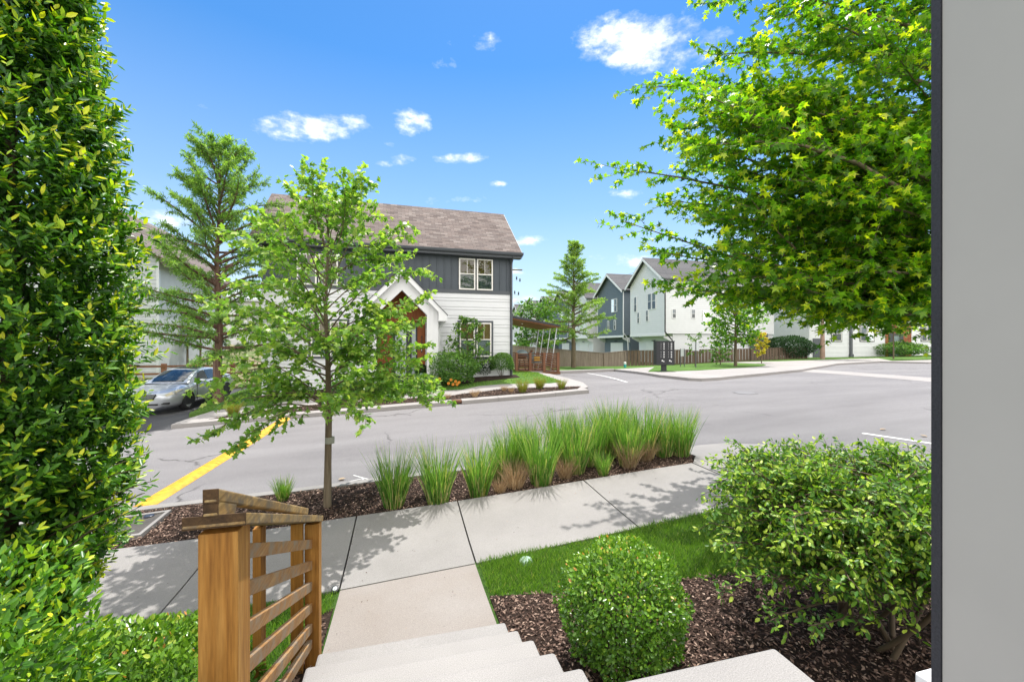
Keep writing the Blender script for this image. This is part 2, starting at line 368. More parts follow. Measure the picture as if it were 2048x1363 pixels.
M['yellow'] = m_rough('yellow_rubber', (.50,.255,.012), (.60,.31,.018), 2.0, 9, .55, .15, .003, .4, c3=(.35,.19,.03))
M['glass'] = m_glass('window_glass')
M['carglass'] = m_glass('car_glass', (.75,.85,.9), .14)
M['curtain'] = m_wood('pale_curtain', (.16,.22,.21), (.26,.32,.31), (.34,.40,.39), 'Z', .9, .9)
M['bamboo'] = m_wood('bamboo_blind', (.22,.14,.045), (.32,.22,.085), (.42,.31,.13), 'X', 2.2, .8)
M['sky_pane'] = m_plain('pale_blind', (.45,.52,.58), .5, var=.15)
M['steel'] = m_plain('steel', (.55,.56,.57), .3, .9)
M['galv'] = m_plain('galvanised', (.5,.52,.53), .45, .3)
M['linewhite'] = m_rough('road_paint', (.55,.54,.52), (.66,.65,.63), 4, 130, .8, .2, .002)
M['brown_lid'] = m_rough('plastic_lid', (.05,.045,.04), (.09,.08,.07), 3, 60, .7, .2, .003)

# ------------------------------------------------------------------ ground, road and pavements
def sheet_grid(name, xs, ys, off, mat):
    X, Y = np.meshgrid(xs, ys); Z = TZ(X.ravel(), Y.ravel()) + off; nx, ny = len(xs), len(ys)
    me = bpy.data.meshes.new(name); V = np.stack([X.ravel(), Y.ravel(), Z], 1)
    fs = [(j*nx+i, j*nx+i+1, (j+1)*nx+i+1, (j+1)*nx+i) for j in range(ny-1) for i in range(nx-1)]
    me.from_pydata(V.tolist(), [], fs); me.shade_smooth(); o = link(name, me, mat); o['kind'] = 'structure'; return o
far = [-1500, -700, -350, -180, -90]
sheet_grid('ground', np.array(far + list(np.arange(-80, 81, 2.0)) + [90, 180, 350, 700, 1500]), np.array([-300, -120, -60] + list(np.arange(-40, 141, 2.0)) + [160, 240, 400, 800, 2000]), -.10, M['ground'])
drape('road', [[(-45,7.2),(7.2,7.2),(7.2,-14),(75,-14),(75,33),(5.2,33),(5.2,16.5),(-5,15),(-6.4,24),(-10.6,24),(-10.6,14.6),(-45,14.6)]], 0.0, M['asphalt'], .3, 1.0)
drape('driveway', [[(-10.5,13.9),(-6.4,13.9),(-6.3,24),(-10.5,24)]], .004, M['drive'], 0, .5)

def gp(pts, off=0.0): return [tuple(G(px, py, off)[:2]) for px, py in pts]
KA = gp([(352,853),(460,844),(580,834),(700,827),(800,818),(905,809)]); KB = gp([(918,808),(1000,801),(1085,793),(1150,785)])
KA = [(p[0], 13.98 + .0 * p[0]) if True else p for p in KA]
KB = [(p[0], 13.98) for p in KB]
tip = gp([(1176,779)])[0]
padk = gp([(1166,770),(1135,761),(1100,752)]) + [(6.45,20.3),(6.0,20.6)]
def kerbpoly(pts, w): return pts + [(p[0], p[1] + w) for p in pts[::-1]]
def seg(x0, x1, y, n=8): return [(x0 + (x1 - x0) * i / n, y) for i in range(n + 1)]
# far kerb in cast lengths with a drain opening between them
drape('kerb', [kerbpoly(seg(KA[0][0], -1.15, 13.98), .34), kerbpoly(seg(-1.14, KA[-1][0]-.02, 13.98), .34),
               kerbpoly(seg(KB[0][0]+.1, 3.15, 13.98), .34), kerbpoly(seg(3.16, 5.2, 13.98), .34), kerbpoly(seg(5.21, tip[0]-.25, 13.98), .34)], .12, M['concrete_far'], .3, .5)
island = [(KA[0][0], 14.33), (tip[0]-.3, 14.33), (tip[0], 14.6)] + [(p[0], p[1]) for p in padk] + [(4.9, 18.0), (0, 17.3), (-5.9, 16.6), (-6.25, 15.2)]
drape('pavement', [island], .118, M['concrete_far'], .3, .5)
mul = [(-5.6,14.34),(6.2,14.34),(6.5,14.75)] + gp([(1066,775),(1012,776),(971,782),(925,787),(889,793),(772,798),(704,803),(614,810),(583,815)], .12) + [(-4.6,15.0)]
drape('mulch_bed', [mul], .125, M['mulch'], .1, .4)
lot = gp([(378,827),(451,817),(583,801.5),(622,796.5),(724,790),(925,778.5),(957,771.5),(1006,767.5),(1100,766),(1126,763)], .12) + gp([(1094,752.5)], .12) + [(6.4,20.0),(6.1,20.6),(6.1,24.5),(-4,32),(-6.2,24.5)] + gp([(480,781),(427,803)], .12)
drape('front_lawn', [lot], .13, M['lawn_far'], .15, .5)
drape('house_bed', [[(-5.3,17.1),(-1.6,16.7),(1.9,16.6),(2.6,16.9),(4.9,17.6),(4.95,18.5),(-5.3,18.3)]], .15, M['mulch'], .1, .4)
# left: rail-side lawn and rocky bank
drape('side_lawn', [[(-10.5,14.4),(-45,14.4),(-45,26),(-10.5,26)]], .12, M['lawn_far'], .3, 1.0)
drape('bank', [[(-45,26),(-45,70),(-4,70),(-4,25),(-6.2,24.2),(-10.4,24.2),(-10.5,26)]], .12, M['bank'], .3, 1.0, lift=lambda x, y: .18 * math.sin(x * 3.1 + y) * math.sin(y * 2.3 - x))
# beyond the parking bay
pav = gp([(1225,742),(1319,754.5),(1378,761),(1403,762),(1438,760),(1520,751.5),(1603,743)], .0) + gp([(1626,738.5),(1673,730),(1760,725)], .0) + [(38,22.6),(62,25.5),(62,27.5),(38,25)] + gp([(1756,716),(1640,719.5),(1560,722),(1471,723.4),(1400,723.6)], .12)
backlawn = gp([(1052,742),(1130,739.5),(1225,737.5),(1296,743.3),(1365,742.3),(1400,740.5)], .12)
drape('back_lawn', [[(6.3,20.8),(12.9,23.85),(13.2,20.4)] + backlawn[4:] + [(24,25),(38,26),(62,29),(62,33.5),(60,36),(20,60),(-3,60),(-3,33),(6.2,29)]], .115, M['lawn_far'], .3, 1.0)
drape('parking_kerb', [[(6.25,20.35),(12.4,23.15),(12.75,23.9),(6.15,21.0)]], .15, M['concrete_far'], .3, .5)
drape('far_pavement', [pav], .121, M['concrete_far'], .3, .7)
drape('verge', [gp([(1400,725.2),(1471,725.2),(1527,728),(1532,729.8),(1522,732.3),(1400,740.3),(1330,743),(1296,743.3),(1310,733)], .12)], .135, M['lawn_far'], .12, .7)
drape('gutter_strip', [gp([(1603,743),(1626,738.8),(1740,746.5),(1865,755.5),(1990,764),(1990,774),(1865,763.5),(1740,753)], 0)], .006, M['concrete_far'], 0, .7)
# painted lines
def line(a, b, w, name='road_line'):
    a, b = Vector(a), Vector(b); n = Vector((-(b - a).y, (b - a).x)).normalized() * w / 2
    return [tuple(a + n), tuple(b + n), tuple(b - n), tuple(a - n)]
pl = gp([(1175,746),(1254,764)]); pr = gp([(1725,866),(1900,892)])
pm = drape('parking_line', [line(*pl, .11)], .006, M['linewhite'], 0, .7); drape('parking_line', [line(*pr, .11)], .006, M['linewhite'], 0, .5)
# near side
drape('lawn', [[(-30,-14),(7.1,-14),(7.15,4.55),(-30,4.55)]], .12, M['lawn'], .3, .5)
drape('planting_bed', [[(-30,6.08),(4.75,6.08),(5.1,6.6),(5.25,7.1),(4.9,7.42),(-30,7.42)]], .1, M['mulch'], .3, .35, lift=lambda x, y: .03 * math.sin(x * 5.3 + y * 3) * math.sin(y * 7 + x))
gap = .009
jx = [-12.2,-10.2,-8.2,-6.2,-4.2,-2.2,-.62,.76,2.74,4.72]
drape('sidewalk', [[(a+gap, 4.5), (b-gap, 4.5), (b-gap, 6.1), (a+gap, 6.1)] for a, b in zip(jx[:-1], jx[1:])], .14, M['concrete'], .2, .5)
drape('front_walk', [[(-.61,3.1),(.75,3.1),(.75,4.48),(-.61,4.48)]], .14, M['walk'], .2, .4)
ramp_off = lambda x, y: .0
o = drape('kerb_ramp', [[(4.74,4.5),(7.1,4.5),(7.15,7.1),(6.7,7.5),(5.9,7.5),(5.3,7.15),(5.1,6.5),(4.74,6.1)]], .14, M['concrete'], .25, .3,)
for v in o.data.vertices:
    k = min(1, max(0, (v.co.y - 6.2) / 1.2)); v.co.z -= .125 * k * k * (3 - 2 * k)
    if v.co.y > 6.9 and v.co.x < 5.6: v.co.z -= 0
drape('kerb', [kerbpoly(seg(-30, -4.02, 7.34), .15), kerbpoly(seg(-4, .98, 7.34), .15), kerbpoly(seg(1, 4.9, 7.34) , .15), [(4.91,7.34),(5.2,7.2),(5.32,7.15),(5.42,7.27),(5.25,7.4),(4.91,7.49)]], .128, M['concrete'], .3, .5)
bed_r = [(.78,3.85),(1.2,3.72),(1.75,3.55),(2.4,3.45),(3.2,3.3),(4.5,3.0),(6,2.6),(6,-2),(.78,-2)]
drape('mulch_bed', [bed_r], .135, M['mulch'], .1, .3, lift=lambda x, y: .02 * math.sin(x * 6 + y * 4) * math.sin(y * 8 - x))
drape('mulch_bed', [[(-.63,-2),(-.63,4.2),(-.78,4.1),(-.86,3.2),(-1.0,3.0),(-3.2,2.95),(-5.2,4.3),(-9,4.3),(-9,-2)]], .135, M['mulch'], .1, .3)
# dirt seam between walk and lawn
# ------------------------------------------------------------------ porch and steps
ZP = 1.145
st = empty('concrete_stairs', (0, 1.5, .2), 0, 'pale concrete steps descending from the porch to the front walk', 'stairs')
ys = [3.19, 2.81, 2.45, 2.08, 1.73, 1.40]; zs = [.236, .425, .605, .79, .97, ZP]
for i in range(5):
    mb = MB(); mb.box(-.58, .77, -.3 - (ys[0]-ys[i])*0, ys[i]-1.5, (-.35 if i == 0 else zs[i-1]-.2), zs[i]-.2)
    mb.build('step', M['step'], st, bevel=.018)
pf = MB(); pf.box(-4, 1.49, -3, 1.415, -.3, ZP)
po = pf.build('porch_floor', M['step'], None, bevel=.012); tag(po, 'pale concrete porch floor slab, its corner jutting over the mulch bed', 'porch')
# porch wall on the right: grey panel face with a dark corner board and a white base block
wl = empty('porch_wall', (1.6, .9, ZP), 0, 'grey painted porch wall with a dark edge board, filling the far side of the view', 'wall')
xw = 1.60
yA = atT(1885, 700, 1).x; d1 = ray(1885, 700); Y1 = xw * d1.y / d1.x
d0 = ray(1866, 700); x0 = xw + .02; 
mb = MB(); mb.box(0, .25, -4, Y1-.9, -1.2, 4.5); mb.build('wall_panel', m_plain('grey_wall_paint', (.37,.36,.345), .75, var=.03), wl)
Y0 = (xw + .002) * d0.y / d0.x
mb = MB(); mb.box(-.006, .25, Y1-.9+.002, Y0-.9, -1.2, 4.5); mb.build('corner_board', m_rough('dark_trim_paint', (.028,.029,.036), (.04,.041,.05), 1.5, 150, .6, .15, .002), wl)
db = ray(1829, 1352); yb = Y0 + .02; xb = yb * db.x / db.y
yb = Y0 + .05; db = ray(1829, 1342); tb = yb / db.y
mb = MB(); mb.box(db.x*tb-1.6, .3, Y0-.9+.003, yb-.9, -1.2, CAMZ + db.z*tb - ZP); mb.build('base_block', M['white'], wl, bevel=.006)

# ------------------------------------------------------------------ timber stair railing
rl = empty('stair_railing', (-.71, 1.97, .35), 0, 'honey coloured timber stair railing with slanting slats and a double top rail', 'railing')
def at_local(o, p): return Vector(p) - o.location
z0 = CAMZ + ray(440, 1027).z * 1.70 - .35; z1 = CAMZ + ray(620, 1043).z * 3.2 - .35
ztop_ = lambda y: z0 + (y + .1) * (z1 - z0) / 1.66 - .021
mb = MB(); mb.box(-.07, .07, -.07, .07, -.6, ztop_(0)); mb.build('post', M['post_z'], rl, bevel=.004)
pl0 = Vector((-.665, 3.45, 0)) - rl.location
mb = MB(); mb.box(pl0.x-.045, pl0.x+.055, pl0.y-.05, pl0.y+.05, -.5, ztop_(pl0.y)); mb.build('post', M['post_z'], rl, bevel=.004)
mb = MB(); mb.box(pl0.x-.13, pl0.x-.05, pl0.y-.09, pl0.y-.05, -.5, ztop_(pl0.y-.07)); mb.build('post', M['post_z'], rl, bevel=.003)
mb = MB(); mb.box(-.13, -.085, .74, .83, -.5, ztop_(.79)); mb.build('post', M['post_z'], rl, bevel=.003)
def slope(zn, zf, y0=.072, y1=1.47): return (0, y0, zn), (0, y1, zf)
znear = [CAMZ + ray(498, y).z * 1.77 - .35 for y in (1111, 1190, 1275, 1352, 1440, 1520)]
zfar = [CAMZ + ray(632, y).z * 3.17 - .35 for y in (1085, 1127, 1168, 1210, 1250, 1281)]
for a, b in zip(znear, zfar):
    mb = MB(); mb.bar((.035, .072, a), (.035, 1.46, b), .036, .062); mb.build('slat', M['rail_y'], rl, bevel=.003)
z0 = CAMZ + ray(440, 1027).z * 1.70 - .35; z1 = CAMZ + ray(620, 1043).z * 3.2 - .35
sl = (z1 - z0) / 1.6
mb = MB(); mb.bar((.0, -.10, z0 - 0*sl), (.0, 1.56, z1), .215, .042); mb.build('cap_board', M['rail_top'], rl, bevel=.004)
mb = MB(); mb.bar((.0, -.104, z0-.002), (.0, -.099, z0-.002), .217, .050); mb.build('end_grain', M['endgrain'], rl)
mb = MB(); mb.bar((-.012, -.10, z0+.047), (-.012, .08, z0+.047+.18*sl), .05, .05)
mb.build('block', M['rail_top'], rl, bevel=.004)
mb = MB(); mb.bar((-.012, 1.46, z1+.05), (-.012, 1.54, z1+.02), .05, .045); mb.build('block', M['rail_top'], rl, bevel=.004)
mb = MB(); mb.bar((-.012, -.10, z0+.099), (-.012, 1.50, z1+.085), .052, .05); mb.build('handrail', M['rail_top'], rl, bevel=.008)
mb = MB(); mb.bar((-.012, -.106, z0+.098), (-.012, -.1005, z0+.098), .053, .054); mb.bar((-.012, -.106, z0+.044), (-.012, -.1005, z0+.044), .051, .05); mb.build('end_grain', M['endgrain'], rl)

# ------------------------------------------------------------------ small things by the walk
p = G(672, 1182, .12); pth = empty('path_light', p, 0, 'small black disc light lying at the corner of walk and grass', 'path light')
mb = MB(); mb.lathe((0,0,.03), [(.034,-.03),(.038,0),(.036,.018),(.026,.02)], 24); mb.M = Matrix.Identity(4)
pth.rotation_euler = (R(28), R(-8), 0); mb.build('body', M['black'], pth)
mb = MB(); mb.lathe((0,0,.05), [(.022,0),(.022,.003),(.014,.0032),(.014,.001)], 24); mb.build('ring', M['galv'], pth)
mb = MB(); mb.lathe((0,0,.05), [(.008,0),(.006,.005),(0.0001,.006)], 12); mb.build('lens', M['galv'], pth)
p = G(1052, 1122, .13); mb = MB(); mb.lathe((0,0,0), [(.075,-.05),(.075,.012),(.06,.03),(.03,.04),(.0001,.042)], 24)
o = mb.build('valve_cover', m_plain('faded_green_plastic', (.30,.42,.34), .6), None, smooth=True); o.location = p; tag(o, 'faded green round valve cover half hidden in the lawn', 'valve cover')
# utility vault in the bed
vc = [G(230,1038,.12), G(343,1022,.12), G(281,1073,.12), G(150,1089,.12)]
vo = sum(vc, Vector()) / 4; vt = empty('utility_vault', vo, 0, 'utility vault with concrete rim and brown lid sunk in the mulch', 'utility vault')
q = [v - vo for v in vc]; inn = [v * .86 for v in q]
mb = MB()
for i in range(4):
    j = (i+1) % 4; a, b, c, d = q[i], q[j], inn[j], inn[i]; dn = Vector((0,0,-.15)); up = Vector((0,0,.03))
    mb.hexa([a+dn, b+dn, c+dn, d+dn, a+up, b+up, c+up, d+up])
mb.build('rim', M['concrete'], vt)
mb = MB(); mb.hexa([v + Vector((0,0,-.14)) for v in inn] + [v + Vector((0,0,.012)) for v in inn]); mb.build('lid', M['brown_lid'], vt)
c0 = inn[0]*.30 + inn[1]*.62 + inn[2]*.08; c0.z += .012
mb = MB(); mb.lathe(c0, [(.06,0),(.06,.012),(.05,.02),(.0001,.022)], 20); mb.build('lock_cap', m_plain('blue_black_plastic', (.02,.028,.05), .35), vt)
# speed bump across the street
b0, b1 = G(278, 1019, 0), G(570, 838, 0); bw = .155
nseg = 3; bd = (b1 - b0); bl = bd.length; bd.normalize(); bn = Vector((-bd.y, bd.x, 0)).normalized()
bump_e = empty('speed_bump', b0, 0, 'yellow rubber speed bump lying across the street', 'speed bump')
for i in range(nseg):
    a = b0 + bd * (bl * i / nseg + .006) - b0; b = b0 + bd * (bl * (i + 1) / nseg - .006) - b0
    mb = MB(); prof = [(-1,.0),(-.98,.008),(-.62,.042),(-.3,.052),(.3,.052),(.62,.042),(.98,.008),(1,0)]; K = 6; vs = []
    for k in range(K+1):
        c = a + (b - a) * k / K; zt = tz(b0.x + c.x, b0.y + c.y) - b0.z
        vs += [Vector((c.x, c.y, zt + .004)) + bn * (bw * s) + Vector((0,0,h)) for s, h in prof]
    n = len(prof); fs = [(k*n+j, k*n+(j+1) % n, (k+1)*n+(j+1) % n, (k+1)*n+j) for k in range(K) for j in range(n)] + [list(range(n)), list(range(K*n, K*n+n))]
    mb.add(vs, fs); mb.build('segment', M['yellow'], bump_e)
for s in (-.06, .045):
    c = bn * s; mb = MB(); mb.box(c.x-.02, c.x+.02, c.y-.012+.0, c.y+.012, .006, .03); mb.build('cable_slot', M['dark'], bump_e)
# chalk scribble on the asphalt
for pts in [[(707,950),(728,956),(752,961)], [(728,956),(692,964),(680,976),(664,975)], [(728,956),(718,967),(690,972)]]:
    g = gp(pts); polys = [line(a, b, .025) for a, b in zip(g[:-1], g[1:])]
    drape('chalk_mark', polys, .005, M['linewhite'], 0, 2.0)
# manhole
p = G(1490, 785, 0); o = empty('manhole_cover', p + Vector((0,0,-.002)), 0, 'round iron manhole cover set flush in the asphalt', 'manhole cover')
nrm = Vector((tz(p.x-.4,p.y)-tz(p.x+.4,p.y), tz(p.x,p.y-.4)-tz(p.x,p.y+.4), .8)); o.rotation_mode = 'QUATERNION'; o.rotation_quaternion = nrm.to_track_quat('Z', 'Y')
mb = MB(); mb.lathe((0,0,0), [(.40,.0),(.40,.006),(.33,.0061),(.33,.001)], 40); mb.build('ring', m_plain('worn_iron', (.12,.115,.115), .8), o)
mb = MB(); mb.lathe((0,0,0), [(.32,0),(.32,.008),(.0001,.008)], 40); mb.build('lid', m_plain('iron_lid', (.15,.145,.147), .8), o)
# drain opening in the far kerb
xa, xb2 = KA[-1][0], KB[0][0] + .1
dz = tz((xa+xb2)/2, 14); o = empty('drain_inlet', ((xa+xb2)/2, 14.1, dz), 0, 'rusty drain inlet opening in the far kerb', 'drain')
M['rust'] = m_rough('rusty_iron', (.10,.045,.028), (.19,.095,.06), 6, 60, .85, .4, .004)
hwid = (xb2 - xa) / 2
mb = MB(); mb.box(-hwid, hwid, -.06, .26, .05, .135); mb.build('hood', M['rust'], o, bevel=.01)
mb = MB(); mb.box(-hwid, hwid, .0, .24, -.1, .05); mb.build('opening', M['dark'], o)

# ------------------------------------------------------------------ lap siding as real overlapping boards
def lap(mb, x0, x1, z0, z1, reveals, y=0.0, clip=None, lip=.026, axis='x'):
    """boards on the plane y=const facing -y (local); clip(z) -> (x0,x1) for gables"""
    z = z0; k = 0
    while z < z1 - 1e-4:
        h = reveals[k % len(reveals)]; k += 1; zt = min(z1, z + h)
        a0, a1 = clip(z) if clip else (x0, x1); b0, b1 = clip(zt) if clip else (x0, x1)
        if a1 - a0 > .02:
            mb.add([(a0,y-lip,z),(a1,y-lip,z),(b1,y-.002,zt),(b0,y-.002,zt)], [(0,1,2,3)])
            mb.add([(a0,y,z),(a1,y,z),(a1,y-lip,z),(a0,y-lip,z)], [(0,1,2,3)])
        z = zt
def window(par, x, z, w, h, n=1, Mx=None, frame='trimwhite', trim=None, up='bamboo', low='curtain', y=-.028, mull=True, gap=.07):
    """n double-hung sashes side by side in the wall plane y (facing -y): frame with panes, blinds and curtains behind"""
    Mx = Mx or Matrix.Identity(4)
    fr = MB(Mx); W = (w - gap * (n - 1)) / n; t = .055
    if trim:
        tm = MB(Mx); T = .09
        tm.box(x-T, x+w+T, y-.03, y+.027, z+h, z+h+T); tm.box(x-T, x+w+T, y-.03, y+.027, z-T, z)
        tm.box(x-T, x, y-.03, y+.027, z, z+h); tm.box(x+w, x+w+T, y-.03, y+.027, z, z+h)
        for i in range(1, n): tm.box(x+i*(W+gap)-gap, x+i*(W+gap), y-.028, y+.027, z, z+h)
        tr = tm.build('window_trim', M[trim], par)
    f = None
    for i in range(n):
        xx = x + i * (W + gap)
        fr.box(xx, xx+t, y-.045, y+.027, z, z+h); fr.box(xx+W-t, xx+W, y-.045, y+.027, z, z+h)
        fr.box(xx+t, xx+W-t, y-.044, y+.027, z, z+t); fr.box(xx+t, xx+W-t, y-.044, y+.027, z+h-t, z+h)
        fr.box(xx+t, xx+W-t, y-.043, y+.027, z+h*.49, z+h*.49+t*.8)
        if mull: fr.box(xx+W/2-.009, xx+W/2+.009, y-.041, y-.030, z+h*.49+t*.8, z+h-t)
    f = fr.build('window', M[frame], par)
    g = MB(Mx); u = MB(Mx); l = MB(Mx)
    for i in range(n):
        xx = x + i * (W + gap)
        g.add([(xx+t,y-.028,z+t),(xx+W-t,y-.028,z+t),(xx+W-t,y-.028,z+h-t),(xx+t,y-.028,z+h-t)], [(0,1,2,3)])
        u.box(xx+t*.5, xx+W-t*.5, y-.016, y-.010, z+h*.5, z+h-t*.5); l.box(xx+t*.5, xx+W-t*.5, y-.016, y-.010, z+t*.5, z+h*.5)
    g.build('pane', M['glass'], f); u.build('blind', M[up], f); l.build('curtain', M[low], f)
    return f

# ------------------------------------------------------------------ the dark topped house across the street
hc = atT(1024, 748, 19.0); HA = math.atan2(.111, 3.565)
house = empty('house', hc, HA, 'two storey house with dark batten upper floor, white siding below and a white gabled entry', 'house')
e1 = Vector((math.cos(HA), math.sin(HA), 0)); e2 = Vector((-math.sin(HA), math.cos(HA), 0))
def hl(px, py, dep=0.0):
    """local (x, z) where a pixel's ray meets the plane 'dep' metres in front of the house wall"""
    d = ray(px, py); O = Vector((0, 0, CAMZ)); t = ((hc - e2 * dep) - O).dot(e2) / d.dot(e2); p = O + d * t - hc
    return p.dot(e1), p.z
HL, HD = -10.05, 5.6; zb = hl(1015, 587)[1]; ze = 5.40
mb = MB(); lap(mb, HL, -.06, -.81, zb-.05, [.27,.11]); mb.box(HL, -.02, .0, HD, -.8, zb); 
mb.build('wall', M['siding'], house)
mb = MB(); mb.box(HL, -.02, .001, HD-.001, zb, ze+.3)
x = HL + .2
while x < -.1: mb.box(x-.02, x+.02, -.028, .003, zb+.06, ze); x += .31
mb.add([(HL,0,ze+.2),(HL,HD,ze+.2),(HL,HD/2,ze+2.4)], [(0,1,2)]); mb.add([(-.02,0,ze+.2),(-.02,HD,ze+.2),(-.02,HD/2,ze+2.4)], [(0,1,2)])
mb.build('upper_wall', M['slate'], house)
mb = MB(); mb.box(HL-.02, .0, -.035, .0, zb-.05, zb+.10); mb.build('belt_board', M['slate_trim'], house)
mb = MB(); mb.box(-.10, .015, -.03, .1, -.1, ze+.1); mb.build('corner_board', M['slate_trim'], house)
mb = MB(); mb.box(HL+.02, -.05, .01, HD-.05, -1.3, -.81); mb.build('foundation', M['dark'], house)
# roof: ridge along x
OV = .36; rx0, rx1 = HL - .32, .36; pitch = R(40); zr0 = hl(1042, 505, OV)[1]
ridgey = HD/2; zr = zr0 + (ridgey + OV) * math.tan(pitch)
rf = MB(); th = .09
rf.hexa([(rx0,-OV,zr0-th),(rx1,-OV,zr0-th),(rx1,ridgey,zr-th),(rx0,ridgey,zr-th),(rx0,-OV,zr0),(rx1,-OV,zr0),(rx1,ridgey,zr),(rx0,ridgey,zr)])
rf.hexa([(rx0,ridgey+.001,zr-th),(rx1,ridgey+.001,zr-th),(rx1,HD+OV,zr0-th),(rx0,HD+OV,zr0-th),(rx0,ridgey+.001,zr),(rx1,ridgey+.001,zr),(rx1,HD+OV,zr0),(rx0,HD+OV,zr0)])
roof = rf.build('roof', M['shingle'], house)
mb = MB(); mb.box(rx0, rx1, -OV+.01, -.001, zr0-.26, zr0-.235); mb.box(rx0+.01, rx1-.01, -OV+.005, -OV+.03, zr0-.25, zr0-.06); mb.build('soffit', M['slate_trim'], house)
for xx in (rx0-.02, rx1):
    mb = MB(); mb.hexa([(xx,-OV-.02,zr0-.22),(xx+.022,-OV-.02,zr0-.22),(xx+.022,ridgey,zr-.2),(xx,ridgey,zr-.2),(xx,-OV-.02,zr0-.035),(xx+.022,-OV-.02,zr0-.035),(xx+.022,ridgey,zr-.015),(xx,ridgey,zr-.015)])
    mb.build('rake_board', M['slate_trim'], house)
mb = MB(); prof = [(-OV-.13,zr0-.03),(-OV-.13,zr0-.05),(-OV-.12,zr0-.10),(-OV-.09,zr0-.15),(-OV-.0,zr0-.15),(-OV-.0,zr0-.03)]
mb.prism([(rx0-.02, a, b) for a, b in prof], (rx1-rx0+.06, 0, 0)); mb.build('gutter', M['slate_trim'], house)
mb = MB(); mb.tube([(-.05,-OV-.05,zr0-.14),(-.05,-OV-.02,zr0-.22),(-.04,-.09,zr0-.42),(-.04,-.075,zr0-.6),(-.04,-.075,-.35),(-.04,-.2,-.42)], .045, 8); mb.build('downspout', M['slate_trim'], house)
def hwin(px0, px1, py0, py1, **k):
    a, zt = hl(px0, py0); b, z_ = hl(px1, py1); zt = hl((px0+px1)/2, py0)[1]; z_ = hl((px0+px1)/2, py1)[1]
    return window(house, a, z_, b - a, zt - z_, 2, **k)
hwin(917.5, 985, 518, 580)
hwin(594, 676, 508, 570)
hwin(919, 982, 645, 713, trim='slate_trim'); hwin(622, 694, 642, 712, trim='slate_trim')
# vents / small things on the upper wall are hidden by the tree; entry portico
PD = 1.15
gl_, gr = hl(728, 650, PD)[0], hl(877, 650, PD)[0]; gm = (gl_ + gr) / 2; ol, orr = gm - .97, hl(854, 650, PD)[0]; ol = 2*gm - orr
zsh = hl(854, 629.5, PD)[1]; zap = zsh + (orr - gm); zeave = hl(886, 628, PD)[1]; zpk = zeave + (gr - gm + .28) * 1.02
port = MB()
zt_l = zpk - .28
def front(mbx, y0, y1):
    W = gr - gm; s = 1.02; top = zpk - .12
    right = [(orr,y0,-.55),(gr,y0,-.55),(gr,y0,top-W*s),(gm,y0,top),(gm,y0,zap),(orr,y0,zsh)]
    left = [(2*gm-a, b, c) for a, b, c in right][::-1]
    mbx.prism(right, (0, y1-y0, 0)); mbx.prism(left, (0, y1-y0, 0))
front(port, -PD, -PD+.16)
W = gr - gm
port.box(gr-.1, gr, -PD+.161, -.0, -.55, zpk-.2-W*1.02); port.box(gl_, gl_+.1, -PD+.161, -.0, -.55, zpk-.2-W*1.02)
x = orr + .09
while x < gr: 
    port.box(x-.016, x+.016, -PD-.018, -PD+.002, -.5, zpk-.24-(x-gm)*1.02); port.box(2*gm-x-.016, 2*gm-x+.016, -PD-.018, -PD+.002, -.5, zpk-.24-(x-gm)*1.02); x += .16
pt = port.build('portico', M['white'], house)
mb = MB(); e = .32; yy0 = -PD-.22
for sg in (1, -1):
    A = (gm, zpk); B = (gm + sg*(W+e), zpk-(W+e)*1.02)
    mb.hexa([(A[0],yy0,A[1]-.24),(B[0],yy0,B[1]-.24),(B[0],yy0+.05,B[1]-.24),(A[0],yy0+.05,A[1]-.24),(A[0],yy0,A[1]),(B[0],yy0,B[1]),(B[0],yy0+.05,B[1]),(A[0],yy0+.05,A[1])])
    mb.hexa([(A[0],yy0+.051,A[1]-.1),(B[0],yy0+.051,B[1]-.1),(B[0],-.0,B[1]-.1),(A[0],-.0,A[1]-.1),(A[0],yy0+.051,A[1]-.02),(B[0],yy0+.051,B[1]-.02),(B[0],-.0,B[1]-.02),(A[0],-.0,A[1]-.02)])
    bx0, bx1 = sorted((gm+sg*W, B[0])); mb.box(bx0+.001, bx1, yy0+.052, -.02, B[1]-.25, B[1]-.225)
    mb.hexa([(gm+sg*(W-.02),yy0+.003,B[1]-.245),(B[0],yy0+.003,B[1]-.245),(B[0],yy0+.049,B[1]-.245),(gm+sg*(W-.02),yy0+.049,B[1]-.245),(gm+sg*(W-.02),yy0+.003,B[1]+.15),(B[0],yy0+.003,B[1]-.1),(B[0],yy0+.049,B[1]-.1),(gm+sg*(W-.02),yy0+.049,B[1]+.15)])
mb.build('rake_board', M['white'], pt)
mb = MB()
for sg in (1, -1):
    A = (gm, zpk); B = (gm + sg*(W+e+.03), zpk-(W+e+.03)*1.02)
    mb.hexa([(A[0],yy0-.03,A[1]+.003),(B[0],yy0-.03,B[1]+.003),(B[0],.0,B[1]+.003),(A[0],.0,A[1]+.003),(A[0],yy0-.03,A[1]+.03),(B[0],yy0-.03,B[1]+.03),(B[0],.0,B[1]+.03),(A[0],.0,A[1]+.03)])
mb.build('roof', M['darkgrey'], pt)
mb = MB(); bz = zpk-(W+e)*1.02
mb.tube([(gm+W+e-.06,-PD-.1,bz-.12),(gm+W+.24,-PD-.0,bz-.3),(gm+W+.06,-PD+.3,bz-.5),(gm+W+.06,-PD+.3,-.5)], .038, 8); mb.build('downspout', M['white'], pt)
mb = MB(); bk = -.052
mb.prism([(ol-.02,bk,-.4),(orr+.02,bk,-.4),(orr+.02,bk,zsh+.1),(gm,bk,zap+.1),(ol-.02,bk,zsh+.1)], (0,.02,0)); wp = mb.build('wood_panel', M['cedar'], pt)
